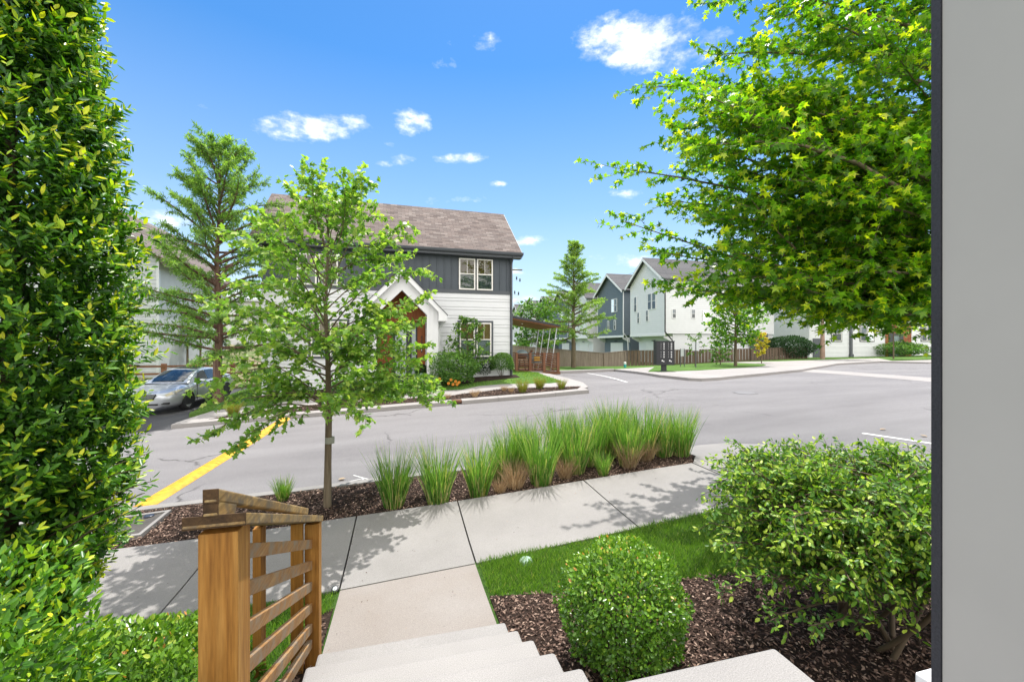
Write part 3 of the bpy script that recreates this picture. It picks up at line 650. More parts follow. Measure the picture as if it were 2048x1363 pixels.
mb = MB(); mb.box(ol, orr, -PD+.17, -.025, -.6, -.42); mb.box(ol+.1, orr-.1, -PD-.55, -PD+.165, -.75, -.50); mb.build('entry_step', M['deck'], pt)
dx0, dx1 = hl(786, 700)[0], hl(834, 700)[0]; dzt = hl(815, 645)[1]
mb = MB(); mb.box(dx0, dx1, -.10, -.053, dzt-.1, dzt); mb.box(dx0, dx0+.09, -.10, -.053, -.42, dzt-.1); mb.box(dx1-.06, dx1, -.10, -.053, -.42, dzt-.1)
sx = hl(823, 700)[0]; mb.box(sx-.22, sx, -.099, -.053, -.42, dzt-.1); mb.box(dx0+.09, sx-.22, -.098, -.053, -.42, .05); mb.box(dx0+.09, sx-.22, -.098, -.053, dzt-.25, dzt-.1)
dr = mb.build('door', M['darkgrey'], pt)
mb = MB(); mb.box(dx0+.09, sx-.22, -.075, -.065, .05, dzt-.25); mb.box(sx, dx1-.06, -.075, -.065, -.35, dzt-.1); mb.build('pane', m_plain('painted_reflection_glass', (.42,.48,.48), .08, spec=.9), dr)  # pale reflection in the door glass is put into its base colour
mb = MB(); mb.tube([(sx-.11,-.105,.35),(sx-.11,-.14,.4),(sx-.11,-.14,.65),(sx-.11,-.105,.7)], .012, 8); mb.build('handle', M['steel'], dr)
# house numbers, read downwards
def text_mesh(body, size, name, mat, parent, loc, rot=(R(90),0,0), ext=.008):
    cu = bpy.data.curves.new(name, 'FONT'); cu.body = body; cu.size = size; cu.extrude = ext; cu.align_x = 'CENTER'
    to = bpy.data.objects.new(name, cu); COL.objects.link(to); dg = bpy.context.evaluated_depsgraph_get(); me = bpy.data.meshes.new_from_object(to.evaluated_get(dg))
    bpy.data.objects.remove(to); o = link(name, me, mat, parent); o.location = loc; o.rotation_euler = rot; return o
nx_ = hl(843, 690)[0]
for ch, py in (('4', 675), ('3', 680.5), ('9', 686.5)):
    text_mesh(ch, .17, 'house_number', M['black'], wp, (nx_, bk-.012, hl(843, py+1.5)[1]))
mb = MB(); zz = hl(843, 700)[1]; mb.box(nx_-.03, nx_+.03, bk-.02, bk-.001, zz-.09, zz+.06); db = mb.build('doorbell', M['darkgrey'], wp)
mb = MB(); mb.box(nx_-.014, nx_+.012, bk-.024, bk-.0205, zz-.02, zz+.04); mb.build('button', M['trimwhite'], db)

# ------------------------------------------------------------------ deck with canopy at the house's right
DY = 20.75
deck = empty('deck_rail', (5.05, DY, hc.z - .1), 0, 'low brown slatted deck rail around the patio beside the house', 'deck rail')
zt_ = CAMZ - (707-HY)/840*21.6 - deck.location.z
def dk(px): return atY(px, 720, DY).x - 5.05
posts = [dk(1033), dk(1060), dk(1088), dk(1116)]
for x in posts: mb = MB(); mb.box(x-.065, x+.065, -.065, .065, -.3, zt_+.05); mb.build('post', M['deckpost'], deck)
mb = MB(); mb.box(posts[1]+.9, posts[1]+1.02, 2.8, 2.92, -.2, zt_+.15); mb.build('post', M['deckpost'], deck)
mb = MB(); mb.box(posts[0]-.3, posts[-1]+.1, -.1, 3.5, -.35, .02); mb.build('deck_floor', M['deck'], deck)
mb = MB(); n = 8
for i in range(n):
    z = .10 + (zt_ - .12) * i / (n-1)
    mb.box(posts[0], posts[-1], -.017, .017, z-.028, z+.028)
    mb.box(posts[-1]-.017, posts[-1]+.017, .07, 3.3, z-.028, z+.028); mb.box(posts[0], posts[-1], 3.28, 3.31, z-.028, z+.028)
mb.build('slats', M['deck'], deck)
cn_ = empty('canopy', (4.85, 20.75, hc.z), 0, 'lean-to canopy with dark edge and timber underside on leaning white poles', 'canopy')
zin, zout = CAMZ + 1.42 - hc.z, CAMZ + .92 - hc.z; X1 = 3.1
mb = MB(); mb.hexa([(0,0,zin-.05),(X1,0,zout-.05),(X1,3.4,zout-.05),(0,3.4,zin-.05),(0,0,zin),(X1,0,zout),(X1,3.4,zout),(0,3.4,zin)]); mb.build('underside', M['soffit_wood'], cn_)
mb = MB(); mb.hexa([(-.02,-.04,zin+.001),(X1+.05,-.04,zout+.001),(X1+.05,3.45,zout+.001),(-.02,3.45,zin+.001),(-.02,-.04,zin+.14),(X1+.05,-.04,zout+.10),(X1+.05,3.45,zout+.10),(-.02,3.45,zin+.14)]); mb.build('roof', M['darkgrey'], cn_)
for k, y in enumerate((.15, 1.15, 2.3, 3.2)):
    mb = MB(); mb.tube([(X1-.1, y, zout-.05), (X1-.45, y, -.1)], .028, 8); mb.build('pole', M['galv'], cn_)
mb = MB(); mb.lathe((1.4,1.2,zin-.29-.0), [(.02,-.05),(.05,-.02),(.05,.0)], 10); mb.build('lamp', M['trimwhite'], cn_)
gp0 = atY(1044, 742, 21.7); g_ = empty('grill', (gp0.x, 21.7, hc.z-.06), 0, 'round grey green kettle grill with domed lid on the deck', 'grill')
mb = MB(); mb.lathe((0,0,.86), [(.30,0),(.31,.03),(.27,.15),(.18,.23),(.05,.27),(.0001,.272)], 20); mb.build('lid', m_plain('grey_green_enamel', (.17,.22,.22), .35), g_, smooth=True)
mb = MB(); mb.lathe((0,0,.62), [(.08,0),(.22,.06),(.30,.2),(.3,.235)], 20); mb.build('bowl', M['darkgrey'], g_, smooth=True)
for k in range(4):
    a = k*math.pi/2+.6; mb = MB(); mb.tube([(.14*math.cos(a),.14*math.sin(a),.66),(.27*math.cos(a),.27*math.sin(a),0)], .018, 6); mb.build('leg', M['black'], g_)
cp0 = atY(1070, 742, 21.9); ch = empty('patio_chair', (cp0.x, 21.9, hc.z-.06), R(25), 'teal patio chair on the deck beside the grill', 'chair')
mb = MB(); mb.box(-.27,.27,-.27,.27,.40,.45); mb.build('seat', m_plain('teal_fabric', (.07,.16,.17), .8), ch, bevel=.02)
mb = MB(); mb.hexa([(-.27,.22,.46),(.27,.22,.46),(.27,.27,.46),(-.27,.27,.46),(-.27,.36,.95),(.27,.36,.95),(.27,.41,.95),(-.27,.41,.95)]); mb.build('backrest', M['teal_fabric'] if 'teal_fabric' in M else m_plain('teal_back', (.07,.16,.17), .8), ch, bevel=.02)
for sx_ in (-1, 1):
    for sy_ in (-1, 1): mb = MB(); mb.tube([(.24*sx_,.24*sy_,.4),(.26*sx_,.26*sy_,0)], .017, 6); mb.build('leg', M['black'], ch)
mb = MB(); mb.box(-.17,.17,-.06,.04,-.14,.14); o = mb.build('cushion', m_plain('mustard_fabric', (.6,.35,.05), .9), None, bevel=.04); o.location = (cp0.x+.12, 21.95, hc.z+.56); tag(o, 'mustard yellow cushion on the teal patio chair', 'cushion')

# ------------------------------------------------------------------ row of gabled townhouses along the far lane
def gable_house(name, label, cat, loc, rz, w, depth, h0, h, peak, wall, trim, roofm, reveal=.19, over=.45, garage=True, wins=(), jet=.0, group=None):
    """local: gable front faces -y, width w along x (0..w), depth along +y; h0 = jetty height"""
    g = empty(name, loc, rz, label, cat, group); s = (peak - h) / (w / 2)
    mb = MB(); mb.box(0, w, .0, depth, h0, h); mb.box(.15, w-.15, jet, depth, -1.0, h0-.001)
    mb.add([(0,0,h),(w,0,h),(w/2,0,peak)], [(0,1,2)]); mb.add([(0,depth,h),(w,depth,h),(w/2,depth,peak)], [(0,1,2)])
    lap(mb, 0, w, h0, peak-.05, [reveal], clip=lambda z: (0, w) if z <= h else ((z-h)/s, w-(z-h)/s))
    if jet: lap(mb, .15, w-.15, -.8, h0-.25, [reveal], y=jet)
    # side walls
    for side in (0, 1):
        m2 = MB(Matrix.Translation((w, 0, 0)) @ Matrix.Rotation(R(90), 4, 'Z') if side else Matrix.Translation((0, depth, 0)) @ Matrix.Rotation(R(-90), 4, 'Z'))
        lap(m2, 0, depth, h0, h, [reveal]); b = len(mb.v); mb.v += m2.v; mb.f += [[i + b for i in f] for f in m2.f]
    mb.build('wall', wall, g)
    mb = MB(); ov = over
    for sg in (1, -1):
        A = (w/2, peak+.05); B = (w/2 + sg*(w/2+.35), peak+.05-(w/2+.35)*s)
        mb.hexa([(A[0],-ov,A[1]),(B[0],-ov,B[1]),(B[0],depth+ov,B[1]),(A[0],depth+ov,A[1]),(A[0],-ov,A[1]+.1),(B[0],-ov,B[1]+.1),(B[0],depth+ov,B[1]+.1),(A[0],depth+ov,A[1]+.1)])
    mb.build('roof', roofm, g)
    mb = MB()
    for sg in (1, -1):
        A = (w/2, peak+.049); B = (w/2 + sg*(w/2+.36), peak+.049-(w/2+.36)*s)
        mb.hexa([(A[0],-ov-.02,A[1]-.22),(B[0],-ov-.02,B[1]-.22),(B[0],-ov+.03,B[1]-.22),(A[0],-ov+.03,A[1]-.22),(A[0],-ov-.02,A[1]+.05),(B[0],-ov-.02,B[1]+.05),(B[0],-ov+.03,B[1]+.05),(A[0],-ov+.03,A[1]+.05)])
    mb.build('rake_board', trim, g)
    mb = MB()
    for xx in (.0, w-.1): mb.box(xx, xx+.1, -.03, -.0, h0, h)
    if jet: mb.box(-.03, w+.03, -.06, 0, h0-.22, h0); 
    mb.build('trim', trim, g)
    if jet:
        for xx in (.2, w-.3):
            b = MB(); b.prism([(xx,jet,h0-.25),(xx,.02,h0-.25),(xx,.05,h0-.4),(xx,jet-.1,h0-.75),(xx,jet,h0-.8)], (.1,0,0)); b.build('bracket', trim, g)
    if garage:
        gx0, gx1 = w*.5-1.35, w*.5+1.35
        mb = MB(); mb.box(gx0-.1, gx1+.1, jet-.045, jet-.001, -.5, h0-.8); mb.build('garage_frame', trim, g)
        mb = MB()
        for k in range(4): mb.box(gx0, gx1, jet-.06, jet-.046, -.4+k*.58, .165+k*.58)
        mb.build('garage_door', M['white'], g)
        mb = MB(); mb.box(w*.5-.16, w*.5+.16, jet-.12, jet-.03, h0-.62, h0-.58); mb.lathe((w*.5-.15,jet-.18,h0-.66), [(.03,.08),(.09,0)], 10); mb.lathe((w*.5+.15,jet-.18,h0-.66), [(.03,.08),(.09,0)], 10); mb.build('lamp', M['black'], g)
    for wn in wins: window(g, *wn[:4], n=wn[4], frame='white', up='sky_pane', low=wn[5], mull=False, gap=.06)
    return g
M['bluepane'] = m_plain('blue_curtain', (.17,.27,.38), .6, var=.2)
M['greenpane'] = m_plain('green_grey_blind', (.14,.19,.18), .6, var=.25)
XT = 22.7; ZT = .42
RZ = R(-90)  # gable front faces -x ; local x runs towards -Y
dims = dict(w=5.9, depth=12.0, h0=2.95, h=7.95, peak=10.15, jet=.9)
ws = [(.75, 5.2, .5, 1.55, 1, 'greenpane'), (3.2, 5.25, 1.35, 1.55, 2, 'bluepane'), (1.35, 3.25+.8, .42, 1.1, 1, 'greenpane'), (2.9, 4.15, .42, 1.1, 1, 'greenpane')]
ws_g = [(3.6, 5.6, 1.3, 1.5, 2, 'bluepane'), (2.6, 3.6, .42, 1.1, 1, 'greenpane'), (4.2, 3.6, .42, 1.1, 1, 'greenpane')]
th = []
specs = [(38.9, 'white', 'white gabled townhouse standing at the near end of the row, behind the mailbox'),
         (47.4, 'grey', 'slate grey gabled townhouse just behind the white end townhouse'),
         (55.3, 'white', 'white townhouse behind the tall feathery tree, third from the near end of the row'),
         (63.3, 'grey', 'grey townhouse mostly hidden behind the feathery tree, fourth in the row'),
         (71.3, 'grey', 'grey townhouse far along the row, fifth from its near end'),
         (79.2, 'white', 'distant white gabled townhouse whose peak shows above the canopy roof'),
         (87.3, 'white', 'farthest white townhouse with dark roof, seen just past the house corner')]
for y, c, lab in specs:
    white = c == 'white'
    d = dict(dims); 
    if not white: d['w'] = 6.3; d['peak'] = 10.0
    g = gable_house('townhouse', lab, 'townhouse', (XT if white else XT+.45, y, ZT), RZ, wall=M['siding'] if white else M['grey_siding'], trim=M['white'], roofm=M['shingle_grey'], wins=ws if white else ws_g, group='townhouses along the far lane', **d)
    th.append(g)
g = th[0]
# side face of the end unit (towards the street): windows and a downpipe
Ms = Matrix.Translation((5.9, 0, 0)) @ Matrix.Rotation(R(90), 4, 'Z')
def twin(px, py0, py1, wdt, low):
    p = atY(px, py1, 33.0); q = atY(px, py0, 33.0)
    window(g, p.x - XT, p.z - ZT, wdt, q.z - p.z, 1, Mx=Ms, frame='white', up='sky_pane', low=low, mull=True)
twin(1343.5, 617.5, 636.5, .42, 'greenpane'); twin(1382, 618, 636.5, .42, 'greenpane'); twin(1405, 620, 643.5, .52, 'bluepane'); twin(1412, 572, 586, .42, 'greenpane')
mb = MB(); mb.tube([(5.95,-.03,7.9),(5.95,-.03,3.1),(6.0,.6,2.4),(6.0,.75,2.2),(6.0,.75,-.8)], .06, 8); mb.build('downspout', M['black'], g)
mb = MB(); mb.tube([(6.32,-.05,7.75),(6.32,-.05,3.2),(6.3,.5,2.6),(6.3,.6,-.8)], .06, 8); mb.build('downspout', M['white'], th[1])
# dark side door porch of the end unit
mb = MB(Ms); mb.box(9.2, 11.2, -.10, -.0, -.8, 3.0); mb.build('dark_panel', M['slate_trim'], g)
# ------------------------------------------------------------------ long white house at the far right
YH = 34.0
lh = empty('house', (40.2, YH, 1.0), 0, 'long white house with dark framed windows and timber entry at the far right', 'house')
mb = MB(); mb.box(0, 30, 0, 9, -1, 6.6); lap(mb, 0, 30, -.3, 6.6, [.34,.13]); mb.build('wall', M['siding'], lh)
mb = MB(); mb.hexa([(-.4,-.5,6.4),(30.4,-.5,6.4),(30.4,4.5,9.6),(-.4,4.5,9.6),(-.4,-.5,6.5),(30.4,-.5,6.5),(30.4,4.5,9.7),(-.4,4.5,9.7)])
mb.hexa([(-.4,4.501,9.6),(30.4,4.501,9.6),(30.4,9.5,6.4),(-.4,9.5,6.4),(-.4,4.501,9.7),(30.4,4.501,9.7),(30.4,9.5,6.5),(-.4,9.5,6.5)]); mb.build('roof', M['shingle_grey'], lh)
def lx(px): return atY(px, 690, YH).x - 40.2
def lz(px, py): return atY(px, py, YH).z - 1.0
for px0, px1, n in ((1663, 1682, 1), (1720, 1747, 2), (1842, 1864, 2), (1905, 1930, 2)):
    window(lh, lx(px0), lz(px0, 681.5), lx(px1)-lx(px0), lz(px0, 652)-lz(px0, 681.5), n, trim='slate_trim', up='sky_pane', low='greenpane', mull=False)
    window(lh, lx(px0), 4.1, lx(px1)-lx(px0), 1.5, n, trim='slate_trim', up='sky_pane', low='greenpane', mull=False)
mb = MB(); mb.box(lx(1698), lx(1702.5), -.16, -.03, .1, 6.4); mb.box(lx(1697), lx(1703.5), -.22, -.03, -.3, .35); mb.build('downspout', M['slate_trim'], lh)
mb = MB(); mb.box(lx(1625), lx(1641), -.08, -.0, lz(1630,714), lz(1630,676.5)); mb.build('gate', M['slate_trim'], lh)
mb = MB(); mb.box(lx(1770), lx(1822), -.05, -.0, -.3, 3.6); ep = mb.build('entry_panel', M['cedar'], lh)
mb = MB(); mb.box(lx(1776), lx(1805), -.10, -.051, -.2, 2.6); d_ = mb.build('door', M['darkgrey'], ep)
mb = MB(); mb.box(lx(1784), lx(1796), -.12, -.101, .1, 2.3); mb.build('pane', M['greenpane'], d_)

# ------------------------------------------------------------------ grey house and low building on the far left
lg = empty('house', (-12.9 - 7.0, 27.0, .3), R(0), 'grey two storey gabled house half hidden behind the tall hedge', 'house')
lgw = 7.0
mb = MB(); sl_ = (9.9-6.7)/3.5
mb.box(0, lgw, 0, 9, -1, 6.7); mb.add([(0,0,6.7),(lgw,0,6.7),(lgw/2,0,9.9)], [(0,1,2)]); lap(mb, 0, lgw, -.6, 9.8, [.2], clip=lambda z: (0, lgw) if z <= 6.7 else ((z-6.7)/sl_, lgw-(z-6.7)/sl_)); mb.build('wall', m_plain('pale_grey_siding', (.42,.44,.45), .6), lg)
mb = MB()
for sg in (1, -1):
    A = (3.5, 9.95); B = (3.5+sg*4.0, 9.95-4.0*sl_)
    mb.hexa([(A[0],-.5,A[1]),(B[0],-.5,B[1]),(B[0],9.5,B[1]),(A[0],9.5,A[1]),(A[0],-.5,A[1]+.2),(B[0],-.5,B[1]+.2),(B[0],9.5,B[1]+.2),(A[0],9.5,A[1]+.2)])
mb.build('roof', M['shingle'], lg)
window(lg, 4.9, 3.9, 1.0, 1.6, 2, frame='white', up='sky_pane', low='greenpane', mull=False); window(lg, 4.9, .6, 1.0, 1.6, 2, frame='white', up='sky_pane', low='greenpane', mull=False)
mb = MB(); mb.box(lgw-.12, lgw+.012, -.03, .1, -.6, 6.6); mb.build('corner_board', M['galv'], lg)
lb = empty('building', (-34, 52, 1.6), 0, 'long low pale building with grey roof beyond the rocky bank', 'building')
mb = MB(); mb.box(0, 30, 0, 9, -1, 5.6); lap(mb, 0, 30, 0, 5.6, [.3]); mb.build('wall', m_plain('pale_wall', (.6,.6,.6), .6), lb)
mb = MB(); mb.hexa([(-.5,-.6,5.5),(30.5,-.6,5.5),(30.5,4.5,7.4),(-.5,4.5,7.4),(-.5,-.6,5.7),(30.5,-.6,5.7),(30.5,4.5,7.6),(-.5,4.5,7.6)]); mb.build('roof', M['galv'], lb)
for k in range(5): window(lb, 2.5+k*5.6, 2.0, 1.6, 1.6, 2, frame='white', up='sky_pane', low='greenpane', mull=False)

# ------------------------------------------------------------------ board fences
def fence(name, label, pts, tops, mat, group, bw=.14, gap_=.012, cap=True, double=False):
    base = Vector(pts[0]); f = empty(name, base, 0, label, 'fence', group); brd = MB(); cp = MB(); rail = MB()
    for i in range(len(pts)-1):
        a, b = Vector(pts[i]), Vector(pts[i+1]); L = (b-a).length; n = max(1, int(L/(bw+gap_))); d = (b-a)/n; u = (b-a).normalized(); nr = Vector((u.y, -u.x, 0))
        for k in range(n):
            s = k/n; zt = tops[i]+(tops[i+1]-tops[i])*s + random.uniform(-.012,.012); p = a + d*k - base; off = nr*(.03 if (double and k % 2) else 0)
            p0, p1 = p+off, p+u*bw+off; q0, q1 = p0+nr*.02, p1+nr*.02; zb_ = tz(*(a+d*k)[:2])-.25-base.z
            brd.hexa([(p0.x,p0.y,zb_),(p1.x,p1.y,zb_),(q1.x,q1.y,zb_),(q0.x,q0.y,zb_),(p0.x,p0.y,zt-base.z),(p1.x,p1.y,zt-base.z),(q1.x,q1.y,zt-base.z),(q0.x,q0.y,zt-base.z)])
        c0, c1 = a-base, b-base; c0.z = tops[i]-base.z+.02; c1.z = tops[i+1]-base.z+.02
        cp.bar(c0+nr*.02, c1+nr*.02, .11, .035)
        np_ = max(1, int(L/2.4))
        for k in range(np_+1):
            p = a+(b-a)*(k/np_)-base; zt = tops[i]+(tops[i+1]-tops[i])*k/np_-base.z; zb_ = tz(*(a+(b-a)*(k/np_))[:2])-.25-base.z
            pm_ = MB(); q = p+nr*.07; pm_.box(q.x-.045, q.x+.045, q.y-.045, q.y+.045, zb_, zt-.02 if cap else zt+.05); pm_.build('post', mat, f)
    brd.build('boards', mat, f); cp.build('cap_rail', mat, f)
    return f
def fp(px, py, Y): p = atY(px, py, Y); return (p.x, p.y, tz(p.x, p.y)), p.z
L_ = [fp(1015,690.5,29.5), fp(1100,697,30.0), fp(1207,706,30.6), fp(1250,701.5,31.0)]
fence('fence', 'pale weathered board fence dipping behind the feathery tree and the deck', [a for a, z in L_], [z for a, z in L_], M['fence_pale'], None)
R_ = [fp(1250.5,701.5,31.02), fp(1380,699.5,31.0), fp(1500,697.3,31.0), fp(1612,694,31.0)]
fence('fence', 'dark brown board fence running behind the mailbox to the long white house', [a for a, z in R_], [z for a, z in R_], M['fence_dark'], None, double=True, gap_=.02)
# low rail fence behind the car
rf_ = empty('rail_fence', (-14.5, 24.5, tz(-14.5,24.5)+.1), 0, 'low brown timber rail fence behind the silver car', 'fence')
for k in range(6):
    mb = MB(); mb.box(k*1.5-.09, k*1.5+.09, -.09, .09, -.4, 1.25+.05*0); mb.build('post', M['deckpost'], rf_)
for z in (.35, .75, 1.12): mb = MB(); mb.box(-.1, 7.7, -.13, -.092, z-.05, z+.05); mb.build('rail', M['deck'], rf_)

# ------------------------------------------------------------------ cluster mailbox, signs, marker, pole and wire
mp = G(1328, 742, .122); mx = empty('mailbox', mp, R(-14), 'black cluster mailbox with rows of white tags on a pedestal', 'mailbox')
k_ = math.hypot(mp.x, mp.y) / 22.4; S_ = (mp.x*sY + mp.y*cY) / 840.0
W_, H_ = 36*S_, 47*S_; z0_ = 12.5*S_
mb = MB(); mb.box(-.12, .12, -.05, .12, 0, z0_+.02); mb.lathe((0,.03,0), [(.2,0),(.2,.03),(.14,.05)], 16); mb.build('pedestal', M['darkgrey'], mx)
mb = MB(); mb.box(-W_*.5, W_*.5, -.22, .26, z0_, z0_+H_); mb.build('cabinet', M['black'], mx, bevel=.012)
mb = MB(); mb.box(-W_*.5-.01, W_*.5+.01, -.235, .27, z0_+H_+.001, z0_+H_+.03); mb.build('top_cap', M['black'], mx)
cw = W_*.40; x_0 = -W_*.5+W_*.19
doors = MB(); tags_ = []; 
for c in range(2):
    xx = x_0 + c*(cw+.01)
    zrows = [z0_+H_*(1-.05) - r*H_*.077 - (H_*.04 if r >= 4 else 0) for r in range(8)]
    for r, z in enumerate(zrows):
        if c == 1 and r == 3: pass
        d_ = MB(); d_.box(xx, xx+cw-.012, -.232, -.221, z-H_*.068, z); dd = d_.build('mail_door', M['black'], mx)
        t_ = MB(); t_.box(xx+cw*.46, xx+cw*.64, -.236, -.2325, z-H_*.05, z-H_*.02); t_.box(xx+cw*.12, xx+cw*.16, -.236, -.2325, z-H_*.045, z-H_*.022); t_.build('number_tag', M['white'], dd)
    d_ = MB(); d_.box(xx, xx+cw-.012, -.232, -.221, z0_+H_*.03, z0_+H_*.27); dd = d_.build('parcel_door', M['black'], mx)
    t_ = MB(); t_.lathe((xx+cw*.32,-.236,z0_+H_*.19), [(.04,0),(.0001,-.003)], 12, 'Y'); t_.lathe((xx+cw*.52,-.236,z0_+H_*.16), [(.03,0),(.0001,-.003)], 12, 'Y'); t_.build('label', M['white'], dd)
def sign(px0, px1, py0, py1, pyb, label, posts, boards):
    p = G((px0+px1)/2, pyb, .12); t = p.x*sY + p.y*cY; s = t/840.0; o = empty('street_sign', p, -YAW*.5, label, 'sign')
    zt, zb_ = (pyb-py0)*s, (pyb-py1)*s; W = (px1-px0)*s
    for x0_, x1_ in boards: m_ = MB(); m_.box((x0_-.5)*W, (x1_-.5)*W, .0, .006, zb_, zt); m_.build('panel', M['galv'], o)
    for x_ in posts: m_ = MB(); m_.box((x_-.5)*W-.022, (x_-.5)*W+.022, -.03, -.001, -.2, zt-.0); m_.build('post', M['slate_trim'], o)
sign(1384, 1399, 684, 701, 735.5, 'back of a wide white street sign on a single dark post on the verge', [.5], [(0,.44),(.56,1)])
sign(1361, 1368, 697, 712, 733, 'back of a small white sign on two thin posts beside the mailbox', [-.1,1.1], [(0,1)])
p = G(1250, 734.5, .12); s = (p.x*sY+p.y*cY)/840; o = empty('marker_post', p, 0, 'short teal marker post with white top in the grass by the fence corner', 'marker')
mb = MB(); mb.lathe((0,0,0), [(2.6*s,-.1),(2.6*s,6.5*s)], 12); mb.build('body', m_plain('teal_plastic', (.03,.32,.30), .5), o)
mb = MB(); mb.lathe((0,0,6.5*s), [(2.6*s,0),(2.6*s,4.2*s),(2.0*s,4.6*s)], 12); mb.build('top', M['white'], o)
po_ = atT(1019, 690, 44); pe = empty('utility_pole', (po_.x, po_.y, .5), R(-10), 'utility pole behind the house with its crossarm poking out past the corner', 'utility pole')
mb = MB(); mb.tube([(0,0,-.5),(0,0,10.6)], [.16,.11], 10); mb.build('pole', M['bark'], pe)
mb = MB(); mb.box(-1.25, 1.35, -.06, .06, 9.62, 9.74); mb.build('crossarm', M['bark'], pe)
for x_, z_ in ((.75, 8.9), (1.1, 8.7), (.55, 7.4), (.95, 7.3)):
    mb = MB(); mb.lathe((x_,0,z_-.25), [(.03,0),(.09,.05),(.04,.1),(.10,.15),(.04,.2),(.09,.25),(.03,.35)], 10); mb.build('insulator', M['darkgrey'], pe)
for x_, z_ in ((.75, 8.9), (.55, 7.4)): 
    mb = MB(); mb.tube([(0,0,z_-.3),(x_+.45,0,z_-.32)], .02, 6); mb.build('arm', M['galv'], pe)
wire = [atT(1234,556,50), atT(1287,539,43), atT(1337,523,38), atT(1405,500,33), atT(1480,473,29), atT(1700,380,21), atT(1990,250,15)]
mb = MB(); mb.tube(wire, .013, 5); tag(mb.build('power_line', M['black']), 'thin black power line crossing in front of the white townhouse gable', 'power line')
# ------------------------------------------------------------------ silver sedan on the driveway
M['silver'], nt_, b_ = mat_new('silver_paint')
b_.inputs['Base Color'].default_value = (.50,.52,.55,1); b_.inputs['Metallic'].default_value = .55; b_.inputs['Roughness'].default_value = .33; b_.inputs['Coat Weight'].default_value = .6; b_.inputs['Coat Roughness'].default_value = .04
vv = coords(nt_); nt_.links.new(ramp(nt_, noise(nt_, vv, 3, 4), [(.3,(.46,.48,.51)),(.7,(.54,.56,.59))]), b_.inputs['Base Color'])
M['rubber'] = m_plain('tyre_rubber', (.018,.018,.019), .85)
M['alloy'] = m_plain('alloy', (.55,.56,.58), .35, .75)
M['lampglass'] = m_plain('headlamp_lens', (.55,.50,.38), .12, spec=.9, var=.35)
fw = G(376, 819, .004); rw = Vector((fw.x + .25, fw.y + 2.75, tz(fw.x + .25, fw.y + 2.75) + .004)); hd = (rw - fw); hd.z = 0; hd.normalize()
rx_ = Vector((hd.y, -hd.x, 0))
car_o = fw - hd * .95 - rx_ * .86; car_o.z = fw.z
car = empty('parked_car', car_o, math.atan2(hd.y, hd.x) - math.pi/2, 'silver four door sedan parked on the driveway with its nose to the street', 'car')
car.rotation_euler.x = math.atan2(rw.z - fw.z, 2.76) * .7
def interp(xs, ys, x): return float(np.interp(x, xs, ys))
Ys = [0, .06, .18, .4, .62, .95, 1.28, 1.5, 2.0, 2.6, 3.2, 3.45, 3.71, 3.98, 4.3, 4.6, 4.78, 4.86]
def half(y): return interp([0,.06,.2,.5,1,2.4,3.8,4.5,4.8,4.86], [.52,.64,.78,.87,.905,.915,.905,.85,.72,.6], y)
def ztop(y): return interp([0,.06,.18,.4,.95,1.4,3.9,4.3,4.7,4.86], [.62,.70,.745,.80,.90,.97,1.04,1.06,1.04,.92], y)
def zsh(y): return interp([0,.18,.5,1,1.5,3.9,4.5,4.86], [.58,.66,.74,.83,.90,.96,.95,.85], y)
def zbot(y): return interp([0,.2,.6,4.2,4.7,4.86], [.30,.20,.18,.19,.28,.45], y)
def ring(y):
    h, zt, zs, zb_ = half(y), ztop(y), zsh(y), zbot(y); r = [(h*.80, zb_), (h*.95, zb_+.07), (h*.985, zb_+.2), (h, zb_+(zs-zb_)*.62), (h*.985, zs-.05), (h*.94, zs+.005), (h*.80, zs+(zt-zs)*.55), (h*.45, zt-.008), (0, zt)]
    return r
mb = MB(); vs = []; n = 17
for y in Ys:
    r = ring(y); vs += [(x, y, z) for x, z in r] + [(-x, y, z) for x, z in r[-2::-1]]
fs = [(i*n+k, i*n+k+1, (i+1)*n+k+1, (i+1)*n+k) for i in range(len(Ys)-1) for k in range(n-1)] + [list(range(n)), list(range((len(Ys)-1)*n, len(Ys)*n))[::-1]]
mb.add(vs, fs)
body = mb.build('body', M['silver'], car, smooth=True)
ss = body.modifiers.new('sub', 'SUBSURF'); ss.levels = 1; ss.render_levels = 2
# cabin
GY = [1.22, 1.55, 2.0, 2.35, 2.7, 3.1, 3.5, 3.95, 4.22]; GZ = [.955, 1.17, 1.375, 1.43, 1.445, 1.43, 1.365, 1.17, 1.045]; GB = [.74,.76,.78,.79,.79,.78,.77,.72,.66]; GT = [.70,.63,.585,.575,.575,.575,.58,.60,.60]
def base_z(y): return interp([1.2,1.6,3.9,4.3],[.93,.93,.98,1.02], y)
vs = []; n = 9
for y, z, hb, ht in zip(GY, GZ, GB, GT):
    zb_ = min(base_z(y), z-.005); r = [(hb, zb_-.06), (hb*.99, zb_), (ht+.03, zb_+(z-zb_)*.86), (ht*.9, z-.012), (0, z)]
    vs += [(a, y, b) for a, b in r] + [(-a, y, b) for a, b in r[-2::-1]]
fs = [(i*n+k, i*n+k+1, (i+1)*n+k+1, (i+1)*n+k) for i in range(len(GY)-1) for k in range(n-1)]
mb = MB(); mb.add(vs, fs); rfc = mb.build('roof', M['silver'], car, smooth=True); ss = rfc.modifiers.new('sub', 'SUBSURF'); ss.levels = 1; ss.render_levels = 2
def gpt(y, s, out=.012):
    """point on the cabin side at length y, s=0 belt .. 1 top edge"""
    z, hb, ht, zb_ = interp(GY,GZ,y), interp(GY,GB,y), interp(GY,GT,y), base_z(y)
    zz = zb_ + (z-zb_)*.86*s; xx = hb*.99 + (ht+.03-hb*.99)*s; return Vector((xx+out, y, zz+.0))
